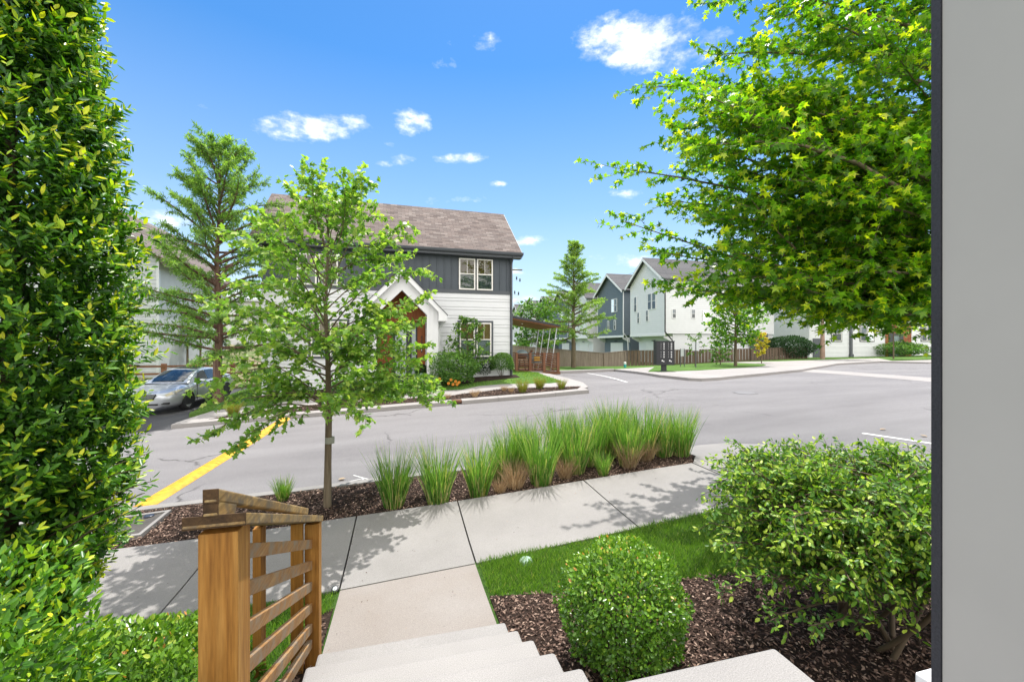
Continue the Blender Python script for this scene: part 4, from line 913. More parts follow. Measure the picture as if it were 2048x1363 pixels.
def cabin_patch(name, pts): m_ = MB(); m_.add(pts, [list(range(len(pts)))]); return m_.build(name, M['carglass'], car)
M['carglass'] = m_plain('dark_car_glass', (.012,.02,.026), .03, spec=1.0)
for sg in (1, -1):
    def mir(ps): return [Vector((p.x*sg, p.y, p.z)) for p in ps]
    cabin_patch('side_window', mir([gpt(1.62,.08), gpt(2.0,.08), gpt(2.42,.08), gpt(2.42,.95), gpt(2.2,.95), gpt(2.02,.86), gpt(1.8,.5)]))
    cabin_patch('side_window', mir([gpt(2.47,.08), gpt(3.0,.08), gpt(3.42,.08), gpt(3.48,.6), gpt(3.4,.82), gpt(3.0,.95), gpt(2.47,.95)]))
    cabin_patch('side_window', mir([gpt(3.47,.1), gpt(3.72,.2), gpt(3.62,.45), gpt(3.53,.62)]))
# windscreen as a strip following the cabin
mb = MB(); vs = []
for y in (1.30, 1.5, 1.7, 1.9, 2.02):
    z, ht = interp(GY,GZ,y), interp(GY,GT,y); hb = interp(GY,GB,y)
    ww = ht*.9
    for k in range(7): a = -1+2*k/6; vs.append((a*ww, y-.012-.03*(1-a*a)*.4, z+.018-.05*abs(a)**3))
mb.add(vs, [(i*7+k, i*7+k+1, (i+1)*7+k+1, (i+1)*7+k) for i in range(4) for k in range(6)]); mb.build('windscreen', M['carglass'], car, smooth=True)
mb = MB(); mb.add([(-.42,2.32,1.447),(.42,2.32,1.447),(.42,2.85,1.464),(-.42,2.85,1.464)], [(0,1,2,3)]); mb.build('sunroof', M['carglass'], car)
def wheel(x, y):
    sg = 1 if x > 0 else -1
    w_ = MB(); w_.lathe((x-.0, y, .33), [(.20,-.11),(.31,-.11),(.33,-.08),(.33,.08),(.31,.105),(.235,.108),(.22,.08)], 28, 'X'); wh = w_.build('wheel', M['rubber'], car, smooth=True)
    r_ = MB(); r_.lathe((x, y, .33), [(.235,.09*sg),(.222,.07*sg),(.21,-.02*sg)], 28, 'X'); r_.lathe((x+.088*sg, y, .33), [(.045,-.03*sg),(.045,.005*sg),(.0001,.008*sg)], 12, 'X')
    for k in range(9):
        a = 2*math.pi*k/9; r_.bar((x+.07*sg, y+.03*math.cos(a), .33+.03*math.sin(a)), (x+.082*sg, y+.222*math.cos(a), .33+.222*math.sin(a)), .028, .03, up=(1,0,0))
    r_.build('rim', M['alloy'], wh)
    d_ = MB(); d_.lathe((x, y, .33), [(.0001,-.03*sg),(.215,-.03*sg)], 24, 'X'); d_.build('brake_disc', M['dark'], wh)
for y in (.95, 3.71):
    for x in (.80, -.80): wheel(x, y)
    for sg in (1, -1):
        a_ = MB(); h = half(y)*1.0; pts = [(sg*(h+.006-.03*max(0, (.33+.37*math.sin(t)-.55))), y+.375*math.cos(t), max(.2, .33+.375*math.sin(t))) for t in np.linspace(-.35, math.pi+.35, 22)]
        a_.add(pts, [list(range(len(pts)))]); a_.build('wheel_arch', M['dark'], car)
# lamps, grille, intake, mirror, handles, shut lines
for sg in (1, -1):
    def sp(y, k, out=.008):
        r = ring(y); i = int(k); f = k - i; a, b = r[i], r[min(i+1, 8)]; return Vector(((a[0]+(b[0]-a[0])*f)*sg*(1+out), y-.006, a[1]+(b[1]-a[1])*f+out))
    rows = []
    for y, lo, hi in ((.085, 4.35, 5.3), (.2, 4.3, 5.75), (.35, 4.35, 5.8), (.52, 4.55, 5.6), (.70, 4.85, 5.35)): rows.append([sp(y, lo+(hi-lo)*j/3) for j in range(4)])
    m_ = MB(); m_.add([p for r in rows for p in r], [(i*4+j, i*4+j+1, (i+1)*4+j+1, (i+1)*4+j) for i in range(4) for j in range(3)]); hl_ = m_.build('headlight', M['lampglass'], car, smooth=True)
    m_ = MB(); p = sp(.3, 5.0, .012); m_.lathe(p, [(.05,-.02),(.055,.0),(.03,.012),(.0001,.014)], 14, 'Y'); m_.build('lamp_unit', M['steel'], hl_)
    m_ = MB(); m_.lathe((0,0,0), [(.0001,-.10),(.06,-.08),(.085,0),(.07,.08),(.0001,.1)], 14, 'X'); m_.bar((-.12*sg,.02,-.07),(.0,.02,-.03),.03,.03); mi = m_.build('mirror', M['silver'], car, smooth=False); mi.location = (sg*.98, 1.72, .99); mi.scale = (1.15,.85,.9)
    for y0 in (2.22, 3.22): m_ = MB(); m_.bar((sg*(half(y0)+.012), y0, .83), (sg*(half(y0)+.012), y0+.19, .84), .025, .03); m_.build('door_handle', M['silver'], car, bevel=.006)
    m_ = MB()
    for y0, y1 in ((1.45,1.50),(2.44,2.44),(3.38,3.52)):
        m_.hexa([(sg*.90,y0,.30),(sg*.921,y0,.30),(sg*.921,y0+.008,.30),(sg*.90,y0+.008,.30),(sg*.86,y1,.92),(sg*.905,y1,.92),(sg*.905,y1+.008,.92),(sg*.86,y1+.008,.92)])
    m_.build('door_gap', M['dark'], car)
mb = MB()
for k in range(5): z = .52+.035*k; mb.box(-.36+.02*(4-k), .36-.02*(4-k), -.022, .02, z, z+.012)
mb.build('grille_bars', M['steel'], car); mb = MB(); mb.prism([(-.3,-.012,.5),(.3,-.012,.5),(.39,-.012,.69),(-.39,-.012,.69)], (0,.03,0)); mb.build('grille', M['dark'], car)
mb = MB(); mb.box(-.42,.42,-.012,.05,.305,.36); 
for sg in (1,-1): mb.hexa([(sg*.52,.035,.33),(sg*.72,.10,.33),(sg*.72,.16,.33),(sg*.52,.08,.33),(sg*.52,.03,.385),(sg*.72,.095,.385),(sg*.72,.16,.385),(sg*.52,.08,.385)])
mb.build('bumper_intake', M['dark'], car)

# ------------------------------------------------------------------ foliage builders
SH = {
 'ovate': ([(0,0,0),(.5,0,-.05),(1,0,.02),(.28,.42,.06),(.66,.40,.05),(.28,-.42,.06),(.66,-.40,.05)], [(0,1,2,4,3),(0,5,6,2,1)]),
 'star': ([(0,0,0),(-.06,.40,-.05),(.22,.20,.02),(.55,.58,-.08),(.52,.17,.02),(1,0,-.10),(.52,-.17,.02),(.55,-.58,-.08),(.22,-.20,.02),(-.06,-.40,-.05)], [(0,1,2,3,4,5,6,7,8,9)]),
 'lobed': ([(0,0,0),(.12,.34,.0),(.34,.24,.03),(.60,.46,-.04),(.66,.20,.02),(1,0,-.08),(.66,-.20,.02),(.60,-.46,-.04),(.34,-.24,.03),(.12,-.34,.0)], [(0,1,2,3,4,5,6,7,8,9)]),
 'quad': ([(0,0,0),(.5,.5,.05),(1,0,0),(.5,-.5,.05)], [(0,1,2,3)]),
 'frond': ([(0,.03,0),(.2,.30,0),(.28,.05,0),(.45,.34,0),(.52,.05,0),(.72,.22,0),(.78,.04,0),(1,0,-.05),(.78,-.04,0),(.72,-.22,0),(.52,-.05,0),(.45,-.34,0),(.28,-.05,0),(.2,-.30,0),(0,-.03,0)], [tuple(range(15))]),
}
def unit(a): return a / np.maximum(1e-9, np.linalg.norm(a, axis=-1, keepdims=True))
def leaf_mesh(name, P, D, Nn, L, W, tint, shape, mat, parent=None):
    tv, tf = SH[shape]; P = np.asarray(P, float); n = len(P); D = unit(np.asarray(D, float)); S = unit(np.cross(Nn, D)); Nn = np.cross(D, S)
    L = np.broadcast_to(L, n)[:, None]; W = np.broadcast_to(W, n)[:, None]; k = len(tv)
    V = np.empty((n, k, 3))
    for i, (a, b, c) in enumerate(tv): V[:, i] = P + D*L*a + S*W*b + Nn*L*c
    nf = len(tf); fl = [len(f) for f in tf]; idx = np.concatenate([np.array(f) for f in tf])
    loops = (np.arange(n)[:, None]*k + idx[None]).ravel().astype(np.int32)
    tot = np.tile(np.array(fl, np.int32), n); st_ = np.concatenate([[0], np.cumsum(tot)[:-1]]).astype(np.int32)
    me = bpy.data.meshes.new(name); me.vertices.add(n*k); me.vertices.foreach_set('co', V.ravel().astype(np.float32))
    me.loops.add(len(loops)); me.loops.foreach_set('vertex_index', loops); me.polygons.add(n*nf); me.polygons.foreach_set('loop_start', st_)
    me.update(calc_edges=True)
    at = me.attributes.new('tint', 'FLOAT', 'FACE'); at.data.foreach_set('value', np.repeat(np.broadcast_to(tint, n), nf).astype(np.float32))
    return link(name, me, mat, parent)
def rdir(n, r=rng): v = r.normal(size=(n, 3)); return unit(v)
def tubes_mesh(name, lines, mat, parent=None, n=5):
    mb = MB()
    for pts, rad in lines: mb.tube(pts, rad, n, cap=False)
    return mb.build(name, mat, parent, smooth=True)
def curve(a, b, sag=0.0, k=5, wob=.0, r=rng, up=0.0):
    """bent line a->b; up>0 bows upward"""
    a, b = np.array(a, float), np.array(b, float); L = np.linalg.norm(b-a); out = []
    w1 = r.normal(size=3)*wob*L
    for i in range(k+1):
        s = i/k; p = a+(b-a)*s; p = p + w1*math.sin(math.pi*s); p[2] += up*L*4*s*(1-s)*.25 - sag*L*s*s; out.append(p)
    return np.array(out)
def along(pts, s):
    x = s*(len(pts)-1); i = min(int(x), len(pts)-2); return pts[i]+(pts[i+1]-pts[i])*(x-i), unit(pts[i+1]-pts[i])

class Tree:
    def __init__(self, seed): self.r = np.random.default_rng(seed); self.lines = []; self.P = []; self.D = []; self.N = []; self.T = []
    def limb(self, a, b, r0, r1, twigs, twl, start=.25, up=.1, wob=.05, leaves=10, leafstep=.03, spread=1.0, flat=.35, tipyoung=.3, rad2=.004, side=.75):
        r = self.r; pts = curve(a, b, 0, 6, wob, r, up); k = len(pts)
        self.lines.append((pts, list(np.linspace(r0, r1, k))))
        L = np.linalg.norm(np.array(b)-np.array(a))
        for i in range(twigs):
            s = start+(1-start)*(i+r.random())/twigs; p, d = along(pts, min(s, .999))
            sd = unit(np.cross(d, [0,0,1]))*(1 if i % 2 else -1); dirn = unit(d*(.55+.5*s)+sd*side*r.uniform(.4,1.2)+np.array([0,0,r.normal()*flat]))
            ln = twl*r.uniform(.6,1.2)*(1.15-.6*s); q = p+dirn*ln; tw = curve(p, q, .12, 3, .06, r, .05); self.lines.append((tw, [rad2, rad2*.9, rad2*.7, rad2*.4])); self.leafline(tw, leaves, tipyoung*(.5+.5*s), spread)
        self.leafline(pts[-3:], leaves, tipyoung, spread)
    def leafline(self, tw, n, young, spread=1.0):
        r = self.r
        for j in range(n):
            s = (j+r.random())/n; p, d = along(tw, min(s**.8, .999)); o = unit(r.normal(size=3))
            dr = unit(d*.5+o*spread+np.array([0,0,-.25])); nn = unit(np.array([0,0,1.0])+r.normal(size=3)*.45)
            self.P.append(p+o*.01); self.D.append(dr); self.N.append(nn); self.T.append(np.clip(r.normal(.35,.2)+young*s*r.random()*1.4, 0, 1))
    def build(self, root, base, wood, leafmat, size, ratio, shape, trunk_name='trunk', crown='crown'):
        b = np.array(base); ls = [([Vector(p-b) for p in pts], rad) for pts, rad in self.lines]
        tubes_mesh(trunk_name, ls, wood, root, 6)
        P = np.array(self.P)-b; n = len(P); L = size*self.r.uniform(.7,1.2,n)
        return leaf_mesh(crown, P, np.array(self.D), np.array(self.N), L, L*ratio, np.array(self.T), shape, leafmat, root)

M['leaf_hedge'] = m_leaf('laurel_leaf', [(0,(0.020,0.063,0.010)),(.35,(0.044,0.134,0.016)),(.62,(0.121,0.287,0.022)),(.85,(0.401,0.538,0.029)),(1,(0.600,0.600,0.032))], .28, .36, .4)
M['leaf_maple'] = m_leaf('maple_leaf', [(0,(.065,.15,.022)),(.4,(.14,.28,.045)),(.75,(.28,.42,.07)),(1,(.40,.48,.11))], .46, .38, .4, (1.45,1.6,.6))
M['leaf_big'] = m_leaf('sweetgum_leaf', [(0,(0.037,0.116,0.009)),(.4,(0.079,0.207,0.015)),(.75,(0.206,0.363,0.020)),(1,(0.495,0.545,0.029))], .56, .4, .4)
M['leaf_holly'] = m_leaf('holly_leaf', [(0,(0.027,0.077,0.017)),(.45,(0.067,0.170,0.025)),(.75,(0.187,0.325,0.035)),(1,(0.406,0.510,0.071))], .30, .42, .3)
M['leaf_box'] = m_leaf('boxwood_leaf', [(0,(0.030,0.082,0.011)),(.45,(0.090,0.211,0.020)),(.75,(0.199,0.356,0.032)),(.965,(0.399,0.486,0.073)),(1,(0.600,0.276,0.088))], .22, .28, .5)
M['leaf_cyp'] = m_leaf('cypress_spray', [(0,(0.071,0.151,0.041)),(.5,(0.155,0.274,0.073)),(1,(0.333,0.486,0.109))], .4, .6, .2)
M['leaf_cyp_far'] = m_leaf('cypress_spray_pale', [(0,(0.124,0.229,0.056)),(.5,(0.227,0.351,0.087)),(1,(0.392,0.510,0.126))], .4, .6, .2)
M['leaf_shrub'] = m_leaf('shrub_leaf', [(0,(0.041,0.102,0.020)),(.5,(0.097,0.217,0.039)),(1,(0.244,0.377,0.078))], .32, .45, .35)
M['leaf_dark'] = m_leaf('dark_hedge_leaf', [(0,(.008,.03,.010)),(.6,(.02,.06,.016)),(1,(.05,.12,.03))], .2, .45, .3)
M['leaf_yellow'] = m_leaf('yellow_leaf', [(0,(.25,.27,.02)),(.6,(.5,.42,.03)),(1,(.55,.2,.06))], .4, .5, .3)
M['blade'] = m_leaf('grass_blade', [(0,(.07,.15,.02)),(.5,(.125,.235,.034)),(.8,(.21,.325,.06)),(1,(.36,.37,.13))], .42, .45, .3)
M['blade_reed'] = m_leaf('reed_blade', [(0,(.04,.11,.025)),(.45,(.11,.24,.04)),(.75,(.23,.36,.09)),(1,(.50,.42,.22))], .42, .4, .35)
M['blade_dry'] = m_leaf('dry_blade', [(0,(.22,.135,.07)),(.6,(.38,.265,.15)),(1,(.50,.39,.26))], .3, .6, .2, (1.2,1.1,.9))
M['blade_mix'] = m_leaf('mixed_blade', [(0,(.14,.06,.025)),(.35,(.27,.15,.05)),(.6,(.20,.25,.04)),(1,(.16,.28,.05))], .3, .6, .2)

def shell_cloud(seed, n, f, size, ratio, shape, mat, parent, name='crown', inner=.25, out=.6, up=.3, young=None):
    """leaves over a surface: f(r,n) gives points, outward normals, depth 0..1"""
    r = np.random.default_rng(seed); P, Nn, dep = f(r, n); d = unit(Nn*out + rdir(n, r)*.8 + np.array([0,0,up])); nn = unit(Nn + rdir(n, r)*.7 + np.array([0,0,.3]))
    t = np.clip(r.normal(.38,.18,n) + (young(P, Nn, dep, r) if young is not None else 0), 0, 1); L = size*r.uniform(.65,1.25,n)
    return leaf_mesh(name, P, d, nn, L, L*ratio, t, shape, mat, parent)
def ellipsoid(rx, ry, rz, cz, rough=.12, inner=.35, lo=-.75, freq=5.0, seed=0):
    ph = np.random.default_rng(seed).uniform(0, 6.28, 6)
    def f(r, n):
        d = rdir(n*2, r); d = d[d[:,2] > lo][:n]
        while len(d) < n: d = np.vstack([d, rdir(n, r)[:n-len(d)]])
        bumpy = 1+rough*(np.sin(d[:,0]*freq+ph[0])*np.sin(d[:,1]*freq+ph[1])+np.sin(d[:,2]*freq*1.3+ph[2]+d[:,0]*3)*.7)
        dep = r.random(n)**2.2; k = bumpy*(1-inner*dep)
        return np.stack([d[:,0]*rx*k, d[:,1]*ry*k, cz+d[:,2]*rz*k], 1), unit(d/np.array([rx,ry,rz])), dep
    return f
# ------------------------------------------------------------------ young street tree in the bed
sb = G(655, 1014, .1); T = Tree(11); b = np.array(sb)
tp = [b+np.array(v) for v in ((0,0,-.1),(.0,0,.02),(.005,0,.6),(.02,.0,1.45),(.0,.02,2.2),(-.03,.02,2.9),(.0,0,3.6),(.02,0,4.35))]
T.lines.append((np.array(tp), [.085,.064,.052,.047,.036,.027,.017,.006]))
env = lambda z: np.interp(z, [1.3,1.7,2.2,2.8,3.3,3.8,4.3,4.8], [1.3,1.45,1.52,1.45,1.25,.95,.55,.2])
r_ = T.r; az = 0
for i in range(48):
    h = 1.45+2.65*(i/47)**1.2; az += 2.4+r_.normal()*.2; p, _ = along(np.array(tp), np.interp(h, [0,.6,1.45,2.2,2.9,3.6,4.35], [1/7,2/7,3/7,4/7,5/7,6/7,1]))
    el = np.interp(h, [1.4,2.2,3.2,4.3], [.08,.35,.75,1.15])+r_.normal()*.14
    ln = env(h+.25)*r_.uniform(.85,1.12)/max(.45, math.cos(el)); ln = min(ln, 1.6)
    if h > 3.0: ln = min(ln, (4.62-h)/max(.2, math.sin(el)))
    q = p+ln*np.array([math.cos(az)*math.cos(el), math.sin(az)*math.cos(el), math.sin(el)])
    T.limb(p, q, np.interp(h,[1.4,4.3],[.016,.006]), .003, 12, .48, .2, .25, .05, leaves=12, rad2=.0026, tipyoung=.65, flat=.4)
for px, py, t in ((470,650,6.2),(452,720,6.1),(480,570,6.4),(855,590,6.3),(835,650,6.1),(845,715,6.5),(770,520,6.5),(820,470,6.4),(525,500,6.2),(745,620,5.9),(715,700,5.7),(560,700,5.6),(620,590,5.7),(870,765,6.3),(500,790,6.2),(545,760,5.8),(770,750,5.8),(800,690,5.9),(650,680,5.6),(590,640,6.9),(720,560,6.9),(690,760,7.2),(800,620,6.9)):
    q = np.array(atT(px, py, t)); hz_q = np.linalg.norm(q[:2]-b[:2]); h = max(1.45, min(3.6, q[2]-b[2]-hz_q*.45)); p, _ = along(np.array(tp), np.interp(h, [0,.6,1.45,2.2,2.9,3.6,4.35], [1/7,2/7,3/7,4/7,5/7,6/7,1]))
    T.limb(p, q, .012, .003, 12, .42, .25, .25, .05, leaves=13, rad2=.0026, tipyoung=.65, flat=.4)
# low drooping branches
for tx, tz_, ty in ((-1.35,1.05,-.45),(-1.05,1.25,.5),(1.75,1.30,.35),(1.35,1.45,-.35),(.95,1.3,.9),(-.9,1.0,-.9)):
    p, _ = along(np.array(tp), 3/7*.98); T.limb(p, b+np.array([tx,ty,tz_+.15]), .013, .003, 14, .36, .30, .55, .04, leaves=12, rad2=.0026, tipyoung=.3)
root = empty('maple_tree', sb, 0, 'young open maple with one slim trunk growing in the roadside mulch bed', 'tree', None)
T.build(root, sb, M['bark'], M['leaf_maple'], .084, .95, 'lobed')
mb = MB(); mb.lathe((.03,-.0,.98), [(.066,-.045),(.066,.045)], 14); mb.build('trunk_guard', m_plain('pale_tape', (.25,.25,.2), .8), root)

def _inpoly(poly, x, y):
    c = False; j = len(poly)-1
    for i in range(len(poly)):
        (xi, yi), (xj, yj) = poly[i], poly[j]
        if (yi > y) != (yj > y) and x < (xj-xi)*(y-yi)/(yj-yi)+xi: c = not c
        j = i
    return c
# ------------------------------------------------------------------ big tree reaching in from the right
T = Tree(23); bb = np.array((8.85, 4.2, tz(8.85,4.2)+.1)); r_ = T.r
tr = [bb+np.array(v) for v in ((0,0,-.2),(0,0,.05),(0,.05,1.4),(-.1,.1,3.0),(-.1,.2,5.0),(0,.2,7.0),(.1,.2,9.0),(.1,.2,10.5))]
T.lines.append((np.array(tr), [.26,.20,.17,.15,.12,.08,.045,.01]))
tgt = [(1225,335,7.4),(1285,175,7.6),(1240,440,7.2),(1325,570,7.0),(1430,10,7.8),(1420,110,7.5),(1320,505,7.1),(1480,590,6.8),(1640,610,6.3),(1770,600,5.8),(1600,560,5.8),(1500,400,6.7),(1560,200,6.9),(1650,90,6.5),(1740,280,5.8),(1360,250,7.2),(1320,400,7.6),(1690,480,5.9),(1800,120,5.9),(1600,10,7.0),(1840,540,5.7),
       (1480,300,8.3),(1560,480,8.4),(1640,340,8.4),(1450,520,8.2),(1720,150,8.0),(1700,580,7.6),(1560,600,7.9),(1800,420,7.2),(1530,90,8.5),(1400,330,8.4),(1500,210,7.8),(1850,300,6.6),(1420,440,6.3),(1600,290,6.1),(1700,390,7.0),(1520,540,7.4),(1760,520,6.5),(1580,410,7.3),(1660,200,7.4),(1620,-60,7.6),(1500,-70,8.0),(1760,-30,7.0),(1400,560,7.6),(1390,190,6.7),(1840,600,6.6)]
poly_ = [(1440,0),(1440,110),(1330,210),(1300,330),(1290,430),(1390,520),(1420,580),(1560,615),(1840,630),(1880,400),(1880,-80),(1500,-80)]
while len(tgt) < 96:
    px, py = r_.uniform(1280,1880), (r_.uniform(-80,670) if len(tgt) < 84 else r_.uniform(470,610))
    if _inpoly(poly_, px, py): tgt.append((px, py, r_.uniform(5.8,8.2)))
for i in range(16): tgt.append((r_.uniform(1310,1660), r_.uniform(120,430), r_.uniform(5.6,6.5)))
for px, py, t in tgt:
    q = np.array(atT(px, py, t)); hz = np.linalg.norm(q[:2]-bb[:2]); h = max(2.3, min(9.5, q[2]-bb[2]-hz*.42+.15)); p, _ = along(np.array(tr), np.interp(h, [0,1.4,3,5,7,9,10.5], [1/7,2/7,3/7,4/7,5/7,6/7,1]))
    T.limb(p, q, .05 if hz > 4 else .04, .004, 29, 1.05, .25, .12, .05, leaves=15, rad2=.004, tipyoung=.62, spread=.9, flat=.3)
for i in range(14):  # far side, out of frame: fills the crown so that it casts a whole shadow
    az = r_.uniform(-2.6, .9); h = r_.uniform(2.6, 8); q = bb+np.array([math.cos(az)*3.6, math.sin(az)*3.0, h+1.0]); p, _ = along(np.array(tr), h/12+.2)
    T.limb(p, q, .04, .004, 14, .9, .3, .12, .05, leaves=9, rad2=.0045)
root = empty('shade_tree', tuple(bb), 0, 'large spreading tree with star shaped leaves reaching in from the right', 'tree')
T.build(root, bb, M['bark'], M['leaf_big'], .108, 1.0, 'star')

# ------------------------------------------------------------------ tall clipped evergreen at the left
hb_ = np.array((-2.72, 3.78, tz(-2.72,3.78)+.1)); root = empty('hedge_tree', tuple(hb_), 0, 'tall dense glossy evergreen with yellow young shoots at the left edge', 'evergreen tree')
def tallhedge(r, n):
    z = r.uniform(.45, 6.3, n)**1.0; a = r.uniform(0, 2*math.pi, n)
    R0 = np.interp(z, [.45,.8,1.2,1.6,2.4,3.2,3.8,4.4,5.2,6.3], [.27,.42,.53,.59,.62,.63,.58,.48,.34,.2])
    cl = 1+.10*np.sin(a*5+z*3.1)*np.sin(z*4.2+a*2)+.09*np.sin(a*9-z*6)+.06*np.sin(z*13+a*3)
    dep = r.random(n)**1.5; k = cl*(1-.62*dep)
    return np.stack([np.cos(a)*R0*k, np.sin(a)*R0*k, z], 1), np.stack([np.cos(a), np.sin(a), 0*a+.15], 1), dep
r = np.random.default_rng(5); ns = 11500; P0, N0, dep = tallhedge(r, ns); k = 9
dirs = unit(N0*.8+rdir(ns, r)*.55+np.array([0,0,.75])); ln = r.uniform(.08,.22,ns)
P, D, Nn, Tt = [], [], [], []
for j in range(k):
    s = (j+.5)/k; ang = j*2.4+r.random(ns)*.8; side = unit(np.cross(dirs, rdir(ns, r)))
    pp = P0+dirs*(ln*s)[:,None]; dd = unit(dirs*(.35+.5*s)+side*.9); P.append(pp); D.append(dd); Nn.append(unit(dirs*.9+rdir(ns,r)*.5+np.array([0,0,.4])))
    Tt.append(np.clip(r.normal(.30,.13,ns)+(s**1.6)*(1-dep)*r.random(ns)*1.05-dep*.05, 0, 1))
n = ns*k; L = .064*r.uniform(.55,1.25,n)
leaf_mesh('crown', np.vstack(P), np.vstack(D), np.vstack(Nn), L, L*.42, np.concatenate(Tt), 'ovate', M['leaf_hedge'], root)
lines = []
for i in range(26):
    a = r.uniform(0, 6.28); z0_ = r.uniform(.1, 4.5); e = np.array([math.cos(a)*.42, math.sin(a)*.42, z0_+r.uniform(.3,.8)]); lines.append((curve((0.05*math.cos(a),.05*math.sin(a),z0_), e, 0, 4, .08, r), [.018,.014,.010,.007,.004]))
lines.append((np.array([(0,0,-.2),(0,0,1.5),(.03,0,3.2),(0,0,5.5)]), [.07,.055,.04,.01])); tubes_mesh('trunk', [([Vector(p) for p in q], rr) for q, rr in lines], M['twig'], root)
# long loose shoots at its lower right edge
lines = []; P = []; D = []; Nn = []; Tt = []
for px, py, t in ((300,905,3.0),(290,985,2.95),(265,940,2.9),(250,1060,2.85),(200,1120,2.8),(310,960,3.05),(180,1060,2.7),(285,1010,3.0)):
    q = np.array(atT(px, py, t))-hb_; p = np.array([.25, -.1, max(.3, q[2]-.35)]); c = curve(p, q, .0, 6, .04, r, .2); lines.append((c, [.008,.007,.006,.005,.004,.003,.002]))
    for j in range(34):
        s = .3+.7*j/34; pt, d = along(c, min(s,.999)); o_ = unit(r.normal(size=3)); P.append(pt+o_*.02); D.append(unit(d*.7+o_*.8)); Nn.append(unit(r.normal(size=3)*.5+np.array([0,0,1]))); Tt.append(np.clip(r.normal(.4,.15)+s*.25*r.random(),0,1))
tubes_mesh('shoots', [([Vector(p) for p in q], rr) for q, rr in lines], M['twig'], root); L = .07*r.uniform(.7,1.2,len(P)); leaf_mesh('shoot_leaves', np.array(P), np.array(D), np.array(Nn), L, L*.4, np.array(Tt), 'ovate', M['leaf_hedge'], root)

# ------------------------------------------------------------------ shrubs beside the porch
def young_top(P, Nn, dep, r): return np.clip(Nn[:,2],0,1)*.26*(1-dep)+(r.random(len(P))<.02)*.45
def shrub(name, label, cat, loc, rx, ry, rz, cz, n, size, ratio, mat, seed, shape='ovate', rough=.1, inner=.4, lo=-.8, group=None, stems=6, young=young_top, freq=5.0):
    o = empty(name, loc, 0, label, cat, group)
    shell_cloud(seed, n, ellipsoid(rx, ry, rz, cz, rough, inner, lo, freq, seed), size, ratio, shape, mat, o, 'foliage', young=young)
    r = np.random.default_rng(seed+1); ls = []
    for i in range(stems):
        a = r.uniform(0, 6.28); q = np.array([math.cos(a)*rx*.6, math.sin(a)*ry*.6, cz+rz*r.uniform(-.1,.5)]); ls.append(([Vector(p) for p in curve((.04*math.cos(a),.04*math.sin(a),-.1), q, 0, 4, .08, r)], list(np.linspace(.014 if rx < 1 else .03, .004, 5))))
    if ls: tubes_mesh('stems', ls, M['twig'], o)
    return o
pb = (1.52, 2.72, tz(1.52,2.72)+.12)
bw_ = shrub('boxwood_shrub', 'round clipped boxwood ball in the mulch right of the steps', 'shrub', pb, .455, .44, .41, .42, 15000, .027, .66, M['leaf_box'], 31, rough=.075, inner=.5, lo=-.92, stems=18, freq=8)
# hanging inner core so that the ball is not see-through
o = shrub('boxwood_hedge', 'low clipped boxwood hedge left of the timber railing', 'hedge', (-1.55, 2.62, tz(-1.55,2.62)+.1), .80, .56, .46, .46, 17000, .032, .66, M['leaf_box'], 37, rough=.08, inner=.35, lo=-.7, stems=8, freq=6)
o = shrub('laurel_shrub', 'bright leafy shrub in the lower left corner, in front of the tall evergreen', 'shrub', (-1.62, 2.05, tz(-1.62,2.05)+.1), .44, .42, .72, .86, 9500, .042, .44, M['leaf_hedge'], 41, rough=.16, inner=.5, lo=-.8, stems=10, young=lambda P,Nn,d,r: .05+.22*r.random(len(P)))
# multi-stemmed holly in front of the porch wall
hb2 = np.array((3.22, 2.36, tz(3.02,2.38)+.1)); T = Tree(53); r_ = T.r
stemtops = []
for i in range(9):
    a = r_.uniform(0, 6.28); rad = r_.uniform(.25,.75); base = hb2+np.array([r_.normal()*.17, r_.normal()*.17, -.1]); top = hb2+np.array([math.cos(a)*rad, math.sin(a)*rad, r_.uniform(.9,1.15)])
    T.lines.append((curve(base, top, 0, 6, .06, r_), list(np.linspace(.021, .009, 7)))); stemtops.append((base, top))
for i in range(300):
    base, top = stemtops[i % 9]; s = r_.uniform(.45, 1.0); p = base+(top-base)*s; a = r_.uniform(0, 6.28)
    zz = r_.uniform(.72, 1.38); rr = 1.0*math.sqrt(max(.05, 1-abs((zz-.98)/.44)**4))*r_.uniform(.45,1.05); q = hb2+np.array([math.cos(a)*rr, math.sin(a)*rr*.9, zz])
    T.limb(p, q, .008, .003, 9, .30, .35, .2, .07, leaves=16, rad2=.0022, tipyoung=.7, spread=.9, flat=.5)
for px, py, t in ((1440,1090,2.75),(1425,1180,2.7),(1470,1010,2.9),(1500,930,3.1),(1480,1150,2.6),(1540,1240,2.5),(1620,1250,2.4),(1700,1160,2.3)):
    q = np.array(atT(px, py, t)); p = hb2+np.array([-.1,-.05,.35+.2*r_.random()]); T.limb(p, q, .011, .003, 9, .24, .45, .15, .05, leaves=8, rad2=.002, tipyoung=.6, spread=.9, flat=.5)
root = empty('holly_shrub', tuple(hb2), 0, 'large multi-stemmed holly shrub with bare lower stems beside the grey porch wall', 'shrub')
T.build(root, hb2, M['twig'], M['leaf_holly'], .040, .56, 'ovate', 'stems', 'foliage')

